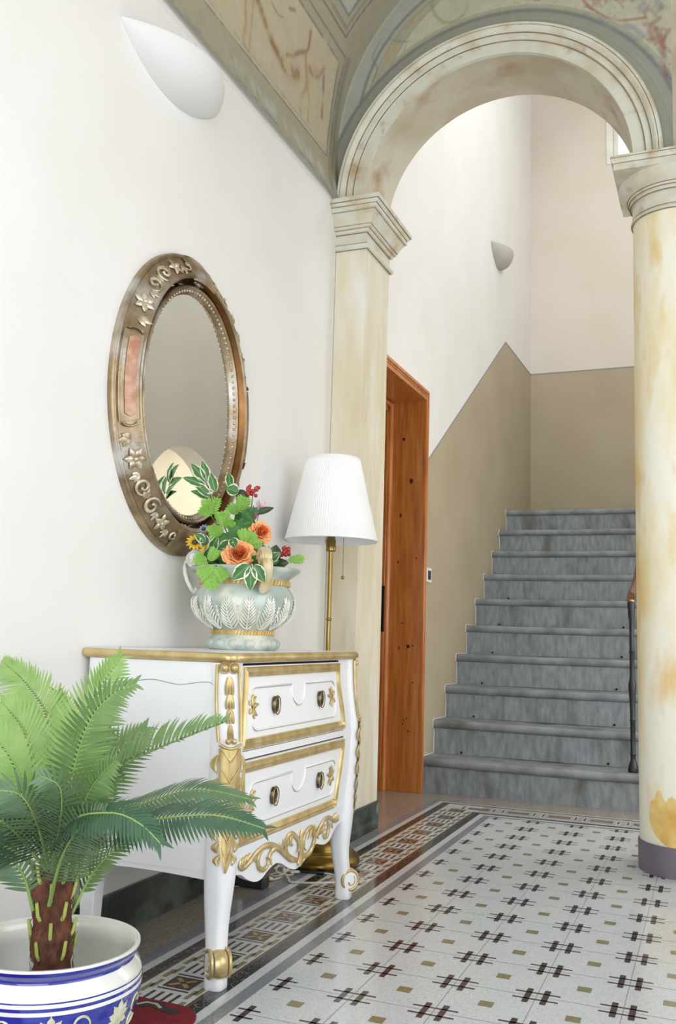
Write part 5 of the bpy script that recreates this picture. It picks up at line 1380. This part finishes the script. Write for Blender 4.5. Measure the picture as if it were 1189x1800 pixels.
# ------------------------------------------------------------------ PALM
pm = thing('potted_palm', 'artificial cycad palm with feathery green fronds in the planter', 'palm', (-.165, -1.25, .04))
mb = MB(); P = []
TB = Vector((-.158, -1.25, .045)); TT = Vector((-.178, -1.25, .395))
for k in range(40):
    f_ = k/39; c = TB.lerp(TT, f_); r = .0375+.003*math.sin(f_*23)+.0015*math.sin(f_*61)-(0.012*max(0, f_-.9)/.1)
    P.append([c+Vector((r*(1+.05*math.sin(q*5+k*.9))*math.cos(q), r*(1+.05*math.sin(q*5+k*.9))*math.sin(q), 0)) for q in [2*PI*j/28 for j in range(28)]])
mb.grid(P, cv=True); mb.poly(P[-1])
rg = random.Random(3)
for k in range(420):   # coir hairs
    f_ = rg.random(); q = rg.uniform(0, 2*PI); c = TB.lerp(TT, f_); r = .0385
    p = c+Vector((r*math.cos(q), r*math.sin(q), 0)); a_ = rg.uniform(-.35, .35)
    mb.tube([p, p+Vector((.0025*math.cos(q)-math.sin(q)*.012*math.sin(a_)*2, .0025*math.sin(q)+math.cos(q)*.012*math.sin(a_)*2, .014*rg.choice((-1, 1))*math.cos(a_)))], .0005, n=3, cap=False)
mb.build('trunk', M['trunk'], pm, smooth=60)
mb = MB(); mb.lathe([(0, 0), (.085, 0), (.1, .115), (.098, .12), (.09, .118), (0, .115)], (PC.x, PC.y, .045), 32); mb.build('nursery_pot', M['plastic_dark'], pm, smooth=40)
for row, (f_, off) in enumerate(((.54, 0), (.64, .35), (.74, .0), (.84, .35), (.93, .0))):
    for k in range(5):
        q = 2*PI*k/5+off*1.8+.9; c = TB.lerp(TT, f_)+Vector((0, 0, -.004)); d = Vector((math.cos(q), math.sin(q), 0))
        mb = MB(); mb.tube([c+d*.034, c+d*.041+Vector((0, 0, .010)), c+d*.046+Vector((0, 0, .034))], [.0040, .0036, .0032], n=8); mb.build('stub', M['stub'], pm, smooth=50)

def frond(pts, ml, ln=.075, fold=.35, n=44, seed=0, droop=.25, updir=None, dens=1.0):
    rg = random.Random(seed); sp = catmull(pts, 14); N = len(sp)
    L_ = [0]
    for i in range(1, N): L_.append(L_[-1]+(sp[i]-sp[i-1]).length)
    tot = L_[-1]
    def at(f_):
        s_ = f_*tot
        for i in range(1, N):
            if L_[i] >= s_-1e-9:
                q = (s_-L_[i-1])/max(1e-9, L_[i]-L_[i-1]); return sp[i-1].lerp(sp[i], q), (sp[i]-sp[i-1]).normalized()
        return sp[-1], (sp[-1]-sp[-2]).normalized()
    ax = Vector((TT.x, TT.y, .3))
    mb = MB(); mb.cur = 1
    mb.tube([at(k/20)[0] for k in range(21)], [lerp(.0042, .0010, k/20) for k in range(21)], n=6)
    mb.cur = 0
    n = int(tot/.0112*dens)
    if updir is None: up = Vector((0, 0, 1))
    else: up = Vector(updir).normalized()
    for k in range(n):
        f_ = .20+.80*(k+.5)/n; p, t = at(min(f_, .999))
        side = t.cross(up)
        if side.length < .2: side = t.cross(Vector((.5, -.85, 0)))
        side.normalize(); nr = side.cross(t).normalized()
        env = math.sin(PI*min(1, (.16+.84*(f_-.2)/.8)))**.55 if f_ < .98 else .35
        l0 = ln*env*rg.uniform(.9, 1.08)
        for sg in (-1, 1):
            lean = lerp(.55, 1.15, f_**2)
            d = (side*sg*math.cos(lean*.8)+t*math.sin(lean*.8)+nr*fold*rg.uniform(.8, 1.2)).normalized()
            wv = .0038*rg.uniform(.85, 1.1); wd = (t-d*t.dot(d)).normalized(); w2 = d.cross(wd)
            wd = (wd*math.cos(.12*sg)+w2*math.sin(.12*sg)).normalized()
            P = []
            tw = rg.uniform(-.2, .2)
            for j, (a_, w_) in enumerate(((0, .45), (.15, .9), (.35, 1), (.6, .85), (.82, .5), (1, .03))):
                c = p+d*l0*a_+Vector((0, 0, -1))*l0*droop*a_*a_+t*l0*.22*a_*a_
                wj = wd*math.cos(tw*a_)+w2*math.sin(tw*a_)
                P.append([c-wj*wv*w_, c+nr*.0012*w_*0, c+wj*wv*w_])
            mb.grid(P)
    return (mb.v.__setitem__(slice(None), [(max(v[0], -.552), v[1], v[2]) for v in mb.v]), mb.build('frond', [M[ml], M['rib']], pm, smooth=60))[1]
FR = [
 ('palm_bright', [(-0.175, -1.270, 0.380), (-0.175, -1.340, 0.514), (-0.195, -1.370, 0.606), (-0.250, -1.400, 0.672)], .085, .25, (.3, -.9, .35)),
 ('palm_bright', [(-0.195, -1.240, 0.385), (-0.259, -1.150, 0.509), (-0.350, -1.080, 0.646), (-0.452, -1.040, 0.720), (-0.56, -1.010, 0.768)], .085, .2, (.5, -.8, .2)),
 ('palm_bright', [(-0.180, -1.250, 0.390), (-0.193, -1.220, 0.529), (-0.169, -1.200, 0.663), (-0.125, -1.200, 0.738), (-0.085, -1.200, 0.794)], .080, .15, (.45, -.85, .2)),
 ('palm_mid', [(-0.165, -1.270, 0.385), (-0.095, -1.330, 0.542), (-0.048, -1.350, 0.665), (0.000, -1.355, 0.725), (0.053, -1.350, 0.752)], .078, .35, (.7, -.6, .5)),
 ('palm_dark', [(-0.195, -1.240, 0.372), (-0.235, -1.090, 0.455), (-0.225, -1.050, 0.557), (-0.235, -1.030, 0.632)], .075, .2, (.4, -.8, .2)),
 ('palm_mid', [(-0.180, -1.250, 0.385), (-0.150, -1.200, 0.525), (-0.078, -1.180, 0.582), (0.002, -1.160, 0.623), (0.128, -1.140, 0.676)], .072, .75, (.15, -.55, .9)),
 ('palm_grey', [(-0.177, -1.240, 0.380), (-0.136, -1.190, 0.466), (-0.050, -1.160, 0.503), (0.063, -1.140, 0.540), (0.175, -1.120, 0.529)], .060, .1, (0, -.6, 1)),
 ('palm_dark', [(-0.160, -1.265, 0.390), (-0.034, -1.320, 0.483), (0.090, -1.340, 0.517), (0.227, -1.360, 0.543), (0.335, -1.380, 0.535)], .062, .1, (0, -.8, .9)),
 ('palm_dark', [(-0.160, -1.280, 0.395), (-0.04, -1.390, 0.510), (0.080, -1.440, 0.545), (0.150, -1.460, 0.538), (0.190, -1.46, 0.512)], .060, .05, (0, -.7, .8)),
 ('palm_mid', [(-0.148, -1.225, 0.300), (-0.124, -1.200, 0.370), (-0.088, -1.180, 0.418), (-0.042, -1.160, 0.461)], .050, .1, (0, -.5, 1)),
 ('palm_grey', [(-0.155, -1.285, 0.330), (-0.083, -1.350, 0.439), (-0.005, -1.400, 0.513), (0.061, -1.430, 0.546)], .068, .1, (.6, -.7, .3)),
 ('palm_grey', [(-0.195, -1.280, 0.315), (-0.208, -1.300, 0.382), (-0.238, -1.320, 0.420), (-0.277, -1.340, 0.441)], .060, .1, (.2, -.9, .5)),
 ('palm_dark', [(-0.170, -1.280, 0.390), (-0.155, -1.390, 0.478), (-0.180, -1.430, 0.512), (-0.233, -1.450, 0.507)], .075, .1, (.2, -.9, .6)),
 ('palm_grey', [(-0.165, -1.280, 0.395), (-0.110, -1.390, 0.499), (-0.105, -1.450, 0.560), (-0.150, -1.480, 0.566)], .075, .1, (.3, -.8, .6)),
 ('palm_grey', [(-0.155, -1.285, 0.395), (-0.060, -1.390, 0.510), (-0.028, -1.440, 0.577), (-0.038, -1.480, 0.600)], .070, .1, (.5, -.8, .4)),
 ('palm_bright', [(-0.195, -1.240, 0.385), (-0.330, -1.110, 0.495), (-0.471, -1.040, 0.586), (-0.563, -1.010, 0.643)], .080, .2, (.4, -.8, .4)),
 ('palm_bright', [(-0.200, -1.230, 0.380), (-0.300, -1.060, 0.457), (-0.342, -1.010, 0.580), (-0.412, -.980, 0.702)], .080, .2, (.5, -.8, .2)),
 ('palm_mid', [(-0.160, -1.270, 0.392), (-0.069, -1.340, 0.494), (-0.008, -1.370, 0.576), (0.049, -1.390, 0.622)], .070, .2, (.5, -.7, .5)),
 ('palm_mid', [(-0.150, -1.245, 0.320), (-0.157, -1.190, 0.381), (-0.195, -1.110, 0.411), (-0.233, -1.040, 0.412)], .060, .1, (.2, -.6, .9)),
 ('palm_mid', [(-0.190, -1.250, 0.385), (-0.290, -1.210, 0.470), (-0.400, -1.180, 0.520), (-0.510, -1.160, 0.525)], .075, .2, (0, -.6, .9)),
 ('palm_bright', [(-0.185, -1.250, 0.390), (-0.240, -1.230, 0.520), (-0.300, -1.210, 0.630), (-0.380, -1.200, 0.690)], .085, .2, (.4, -.9, .3)),
 ('palm_mid', [(-0.180, -1.250, 0.390), (-0.165, -1.200, 0.500), (-0.120, -1.150, 0.590), (-0.07, -1.120, 0.650)], .075, .2, (.5, -.8, .4)),
 ('palm_dark', [(-0.190, -1.270, 0.385), (-0.240, -1.330, 0.440), (-0.310, -1.360, 0.452), (-0.380, -1.380, 0.430)], .070, .1, (0, -.8, .8)),
]
for i, (m_, p_, ln, fo, up) in enumerate(FR): frond(p_, m_, ln, fo, seed=i, updir=up)

# ------------------------------------------------------------------ FLOWERS IN THE URN
FO = Vector((-.026, .048, 0.003))
def V(x, y, z): return Vector((x, y, z))+FO
NRM = Vector((.465, -.885, 0)); RGT = Vector((.885, .465, 0)); UPV = Vector((0, 0, 1))
CENT = V(-.32, -.236, .985)
def leaf(mb, base, tip, wd, nrm=None, cur=.15, edge=True, teeth=0.0, mi=0, ei=1, n=9):
    base = Vector(base); tip = Vector(tip); d = tip-base; L_ = d.length; d = d/L_; nr = Vector(nrm if nrm else NRM); s_ = d.cross(nr); s_.normalize(); nn = s_.cross(d)
    P = []; E1 = []; E2 = []
    for k in range(n+1):
        f_ = k/n; w_ = wd*math.sin(PI*min(1, .03+f_*.97)**.85)**.85 if f_ < 1 else .0002
        w_ *= 1+teeth*math.sin(f_*n*PI*1.0)
        c = base+d*L_*f_+nn*(cur*L_*math.sin(PI*f_)*.5)
        P.append([c-s_*w_+nn*w_*.35, c-s_*w_*.5+nn*w_*.12, c, c+s_*w_*.5+nn*w_*.12, c+s_*w_+nn*w_*.35])
    mb.cur = mi; mb.grid(P)
    if edge:
        mb.cur = ei
        for sg, col_ in ((-1, 0), (1, 4)):
            Q_ = []
            for k in range(n+1):
                o_ = P[k][col_]; i_ = P[k][1 if sg < 0 else 3]; fr_ = .42+.16*math.sin(k*2.3)
                Q_.append([o_+nn*.0007+(o_-P[k][2])*.02, o_.lerp(i_, fr_)+nn*.0007])
            mb.grid(Q_)
        mb.tube([P[k][2]+nn*.0001 for k in range(n)], .00035, n=4)
def stem(mb, a_, b_, r=.0016, mi=2, bow=.02):
    a_ = Vector(a_); b_ = Vector(b_); m_ = (a_+b_)/2+Vector((0, 0, bow)); mb.cur = mi; mb.tube(catmull([a_, m_, b_], 5), r, n=6)
GM = lambda: [M['leaf'], M['leaf_edge'], M['vine']]
def sprig(label, leaves, base=CENT, mats=None, name='variegated_sprig', group='variegated leaf sprigs in the urn', w_=.017, hub=None):
    mb = MB(); hub = hub or leaves[0][0]
    t = thing(name, label, 'leaf sprig', base, group)
    stem(mb, base, hub, .0018)
    for L in leaves:
        b_, tp = Vector(L[0]), Vector(L[1])
        if (b_-Vector(hub)).length > .004: stem(mb, hub, b_, .0012, bow=.004)
    mats = mats or GM(); mb.build('stem', mats, t, smooth=60)
    for L in leaves:
        m2 = MB(); leaf(m2, L[0], L[1], L[2] if len(L) > 2 else w_, nrm=L[3] if len(L) > 3 else None); m2.build('leaf', mats, t, smooth=60)
    return t
def off(p, dr, du, dn=0): return Vector(p)+RGT*dr+UPV*du+NRM*dn
# tall sprig up and left
a = V(-.459, -.309, 1.335); b = V(-.445, -.30, 1.305); c_ = V(-.425, -.29, 1.265)
sprig('tall cream edged leaf sprig reaching up and left in front of the mirror', [
    (off(b, .002, .012), off(b, -.046, .068), .017), (off(b, .008, .014), off(b, -.012, .078), .0155, (.3, -.8, .4)),
    (off(b, 0, 0), off(b, -.070, .022), .016), (off(c_, -.004, .004), off(c_, -.060, .048), .0155, (.3, -.8, .3)),
    (off(c_, .006, -.01), off(c_, -.066, .020), .017, (.3, -.8, .5)), (off(c_, .012, .02), off(c_, -.008, .083), .016)], hub=V(-.432, -.295, 1.285))
sprig('upright cream edged leaves left of the red berries', [
    (V(-.372, -.262, 1.298), V(-.390, -.250, 1.352), .014), (V(-.345, -.258, 1.285), off(V(-.365, -.26, 1.29), -.022, .008), .021, (.4, -.85, .2))], hub=V(-.35, -.26, 1.275))
q0 = V(-.224, -.395, 1.045)-Vector((0, 0, 0))
sprig('three cream edged leaves hanging over the front rim of the urn', [
    (q0, off(q0, -.050, -.046), .022), (off(q0, .004, -.004), off(q0, .004, -.076), .020), (off(q0, .012, 0), off(q0, .046, -.050), .020)], hub=q0)
sprig('cream edged leaf between the two peach roses', [(V(-.312, -.350, 1.128), V(-.285, -.365, 1.092), .016), (V(-.325, -.33, 1.12), V(-.36, -.345, 1.10), .014)])
sprig('cream edged leaves low on the right behind the handle', [
    (V(-.24, -.28, 1.07), V(-.232, -.30, 1.115), .015), (V(-.225, -.27, 1.065), V(-.19, -.26, 1.095), .014), (V(-.24, -.28, 1.06), V(-.26, -.29, 1.10), .014)])
sprig('cream edged leaves low on the left beside the yellow daisies', [
    (V(-.40, -.35, 1.07), V(-.365, -.375, 1.105), .014), (V(-.41, -.33, 1.10), V(-.42, -.34, 1.15), .016), (V(-.395, -.33, 1.09), V(-.36, -.35, 1.14), .016), (V(-.41, -.34, 1.12), V(-.44, -.35, 1.145), .014)])
# lime split leaf sprigs
def split(label, hub, dirs, w_=.030, dark=False):
    t = thing('split_leaf_sprig', label, 'leaf sprig', CENT, 'lime split leaf sprigs in the urn')
    mats = [M['leaf_lime'] if not dark else M['leaf'], M['rib'], M['leaf']]
    mb = MB(); stem(mb, CENT, hub, .0016); mb.build('stem', mats, t, smooth=60)
    for (dr, du, sz, dn) in dirs:
        m2 = MB(); b_ = Vector(hub); tip = off(hub, dr, du, dn); d = (tip-b_); L_ = d.length; d.normalize()
        m2.cur = 1; m2.tube([b_, tip], .0008, n=4); m2.cur = 0
        s_ = d.cross(NRM).normalized()
        for k in range(6):
            f_ = .15+.8*k/5; c = b_+d*L_*f_; l_ = sz*(.55+.55*math.sin(PI*(.15+.7*k/5)))
            for sg in (-1, 1):
                tp = c+(s_*sg*.80+d*.65).normalized()*l_-NRM*l_*.12
                leaf(m2, c, tp, l_*.19, edge=False, cur=.2, n=6)
        leaf(m2, b_+d*L_*.85, tip+d*.012, sz*.18, edge=False, n=6)
        m2.build('leaf', mats, t, smooth=60)
split('lime split leaves drooping over the left front rim of the urn', V(-.325, -.425, 1.040), [(-.035, -.030, .028, .01), (-.008, -.062, .028, .01), (.028, -.034, .027, .01)])
split('lime split leaves below the red berries at the top', V(-.335, -.265, 1.215), [(.012, .045, .030, .02), (-.03, .02, .022, .01)])
split('lime split leaves left of centre in front of the mirror rim', V(-.360, -.31, 1.165), [(-.040, -.018, .030, .02), (-.010, .042, .030, .02), (.02, .02, .022, .02)])
split('lime split leaves low on the tall sprig', V(-.415, -.30, 1.205), [(-.018, .045, .024, .01), (-.030, .020, .022, .01), (.014, .052, .022, .01)])
split('lime split leaf poking out at the right rim', V(-.195, -.205, 1.075), [(.048, .004, .020, .01)], )
split('lime split leaves beside the left handle', V(-.375, -.375, 1.055), [(-.035, .010, .024, .01), (.020, .034, .024, .01), (-.02, -.012, .018, .01)])
split('green split leaves above the upper peach rose', V(-.29, -.26, 1.190), [(-.018, .030, .026, .02), (-.03, -.01, .024, .02), (.0, .04, .022, .0)], dark=True)
split('green split leaves under the red berries on the right', V(-.235, -.28, 1.055), [(.01, .045, .024, .02), (-.02, .03, .022, .02), (.035, .02, .02, .0)], dark=True)
split('mossy green leaves behind the lower peach rose', V(-.285, -.31, 1.115), [(.02, .03, .022, .0), (-.012, .04, .022, .0), (.045, .0, .02, .0)])
# big dark leaves
def big(label, L, ml='leaf_dark'):
    t = thing('dark_leaf_spray', label, 'leaf spray', CENT, 'dark broad leaf sprays in the urn')
    mats = [M[ml], M['leaf'], M['vine']]
    mb = MB(); stem(mb, CENT, L[0][0], .0016, bow=0); mb.build('stem', mats, t, smooth=60)
    for b_, tp, w_ in L: m2 = MB(); leaf(m2, b_, tp, w_, edge=False); m2.build('leaf', mats, t, smooth=60)
big('broad green leaf spreading left above the lower rose', [(V(-.30, -.30, 1.13), V(-.37, -.345, 1.115), .030), (V(-.31, -.29, 1.15), V(-.35, -.31, 1.19), .026), (V(-.29, -.30, 1.10), V(-.39, -.35, 1.075), .026)], 'leaf')
big('dark broad leaf under the top berries', [(V(-.36, -.25, 1.290), V(-.315, -.235, 1.262), .017)])
big('dark oblong leaf sticking out right above the upper rose', [(V(-.305, -.22, 1.222), V(-.262, -.17, 1.247), .011)])
big('dark leaves around the right hand berries', [(V(-.225, -.235, 1.065), V(-.225, -.22, 1.122), .021), (V(-.225, -.235, 1.060), V(-.175, -.225, 1.065), .016), (V(-.23, -.25, 1.055), V(-.19, -.24, 1.045), .014)])
big('green leaves filling the middle behind the upper rose', [(V(-.33, -.24, 1.12), V(-.30, -.23, 1.20), .030), (V(-.34, -.25, 1.17), V(-.33, -.24, 1.25), .024), (V(-.29, -.25, 1.09), V(-.27, -.24, 1.14), .026), (V(-.36, -.28, 1.10), V(-.40, -.29, 1.16), .024), (V(-.36, -.27, 1.17), V(-.40, -.28, 1.215), .018), (V(-.26, -.25, 1.06), V(-.22, -.22, 1.09), .02), (V(-.36, -.3, 1.05), V(-.42, -.31, 1.07), .024), (V(-.33, -.3, 1.05), V(-.36, -.33, 1.10), .03), (V(-.25, -.32, 1.05), V(-.22, -.33, 1.08), .022)], 'leaf')
# roses
def rose(label, c, R_, face, seed):
    t = thing('peach_rose', label, 'rose', CENT, 'peach roses in the urn'); rg = random.Random(seed)
    mb = MB(); stem(mb, CENT, c, .002); mb.build('stem', GM(), t, smooth=60)
    face = Vector(face).normalized(); e1 = face.cross(UPV).normalized(); e2 = e1.cross(face)
    def petal(q, r0, r1, wdt, opn, hgt):
        P = []; nu, nv = 9, 8
        for a_ in range(nu+1):
            u_ = -1+2*a_/nu; row = []
            for b_ in range(nv+1):
                v_ = b_/nv; rr_ = lerp(r0, r1, v_**.8)*(1+.03*math.sin(u_*6+q*3)); an_ = q+u_*wdt*(.45+.55*math.sin(PI*(.1+.62*v_)))
                h_ = hgt*(v_**1.1)-opn*v_*v_*.0+.004*math.sin(u_*5+seed+q)*v_
                edge_ = (1-.22*u_*u_*v_)
                curl = -.18*R_*max(0, v_-.78)/.22*opn
                row.append(Vector(c)+(e1*math.cos(an_)+e2*math.sin(an_))*rr_*edge_+face*(h_*edge_+curl))
            P.append(row)
        return P
    mb = MB(); mb.cur = 0
    for ring, (cnt, r0, r1, wdt, opn, hg) in enumerate(((6, .12, 1.0, .78, 1.0, .35), (6, .10, .90, .74, .9, .50), (5, .08, .72, .8, .7, .62), (5, .06, .55, .85, .4, .70))):
        for k in range(cnt): mb.grid(petal(2*PI*k/cnt+ring*.55+rg.uniform(-.1, .1), r0*R_, r1*R_*rg.uniform(.92, 1.06), wdt, opn, hg*R_))
    mb.build('petals', [M['rose'], M['rose_core']], t, smooth=80)
    mb = MB()
    for ring, (cnt, r0, r1, wdt, opn, hg) in enumerate(((4, .05, .40, .95, .1, .72), (4, .04, .27, 1.1, 0, .74), (3, .02, .14, 1.3, 0, .72))):
        for k in range(cnt): mb.grid(petal(2*PI*k/cnt+ring*.7, r0*R_, r1*R_, wdt, opn, hg*R_))
    mb.build('heart', [M['rose_core']], t, smooth=80)
rose('open peach rose low at the front of the urn', V(-.292, -.340, 1.076), .052, (.42, -.80, .42), 1)
rose('upper peach rose on the right side of the bunch', V(-.268, -.252, 1.154), .042, (.75, -.55, .35), 2)
# berries
def berries(label, c, n, R_, seed):
    t = thing('berry_sprig', label, 'berries', CENT, 'red berry sprigs in the urn'); rg = random.Random(seed)
    mb = MB(); stem(mb, CENT, c, .0016)
    m2 = MB()
    for k in range(n):
        p = Vector(c)+RGT*rg.uniform(-1, 1)*R_+UPV*rg.uniform(-.8, .9)*R_+NRM*rg.uniform(-.3, .9)*R_*.8
        mb.tube([Vector(c)-UPV*.012, p], .0007, n=4); m2.ball(p, .0064*rg.uniform(.85, 1.15), 9)
    mb.build('stem', GM(), t, smooth=60); m2.build('berries', M['berry'], t, smooth=80)
berries('dark red berry cluster at the top of the bunch', V(-.309, -.230, 1.293), 20, .018, 1)
berries('red berry cluster low on the right of the bunch', V(-.197, -.216, 1.100), 22, .015, 2)
# daisies
def daisy(label, c, R_, m_, face, npet=13, grp='yellow daisies in the urn', nm='yellow_daisy'):
    t = thing(nm, label, 'daisy', CENT, grp)
    mb = MB(); stem(mb, CENT, c, .0016); mb.build('stem', GM(), t, smooth=60)
    face = Vector(face).normalized(); e1 = face.cross(UPV).normalized(); e2 = e1.cross(face)
    mb = MB()
    for k in range(npet):
        q = 2*PI*k/npet; d = e1*math.cos(q)+e2*math.sin(q); leaf(mb, Vector(c)+d*R_*.2, Vector(c)+d*R_+face*.003, R_*.17, nrm=face, edge=False, n=5)
    mb.build('petals', m_, t, smooth=60)
    mb = MB(); mb.ball(Vector(c)+face*.004, R_*.32, 12, sc=(1, 1, .9)); mb.build('centre', M['leaf_dark'], t, smooth=60)
daisy('yellow daisy at the left, above the handle scroll', V(-.443, -.346, 1.117), .030, M['yellow'], (.45, -.75, .45))
daisy('yellow daisy tucked in below and right of the other yellow one', V(-.399, -.345, 1.092), .024, M['yellow'], (.2, -.8, .5))
daisy('grey blue daisy at the left against the mirror frame', V(-.440, -.300, 1.164), .020, M['bluepetal'], (.1, -.8, .5), 11, 'grey blue daisy', 'blue_daisy')
def bud(label, c, R_, m_, nm):
    t = thing(nm, label, 'flower', CENT); mb = MB(); stem(mb, CENT, c, .0014); mb.build('stem', GM(), t, smooth=60)
    mb = MB()
    for k in range(6):
        q = 2*PI*k/6; b_ = Vector(c)-UPV*.012; tp = Vector(c)+RGT*math.cos(q)*R_+NRM*math.sin(q)*R_+UPV*.018; leaf(mb, b_, tp, R_*.55, nrm=(RGT*math.cos(q)+NRM*math.sin(q)), edge=False, cur=.3, n=6)
    mb.build('petals', m_, t, smooth=80)
bud('pale pink bud on the right below the top berries', V(-.295, -.200, 1.252), .013, M['pink'], 'pink_bud')
bud('magenta bud above the upper peach rose', V(-.293, -.255, 1.206), .011, M['magenta'], 'magenta_bud')
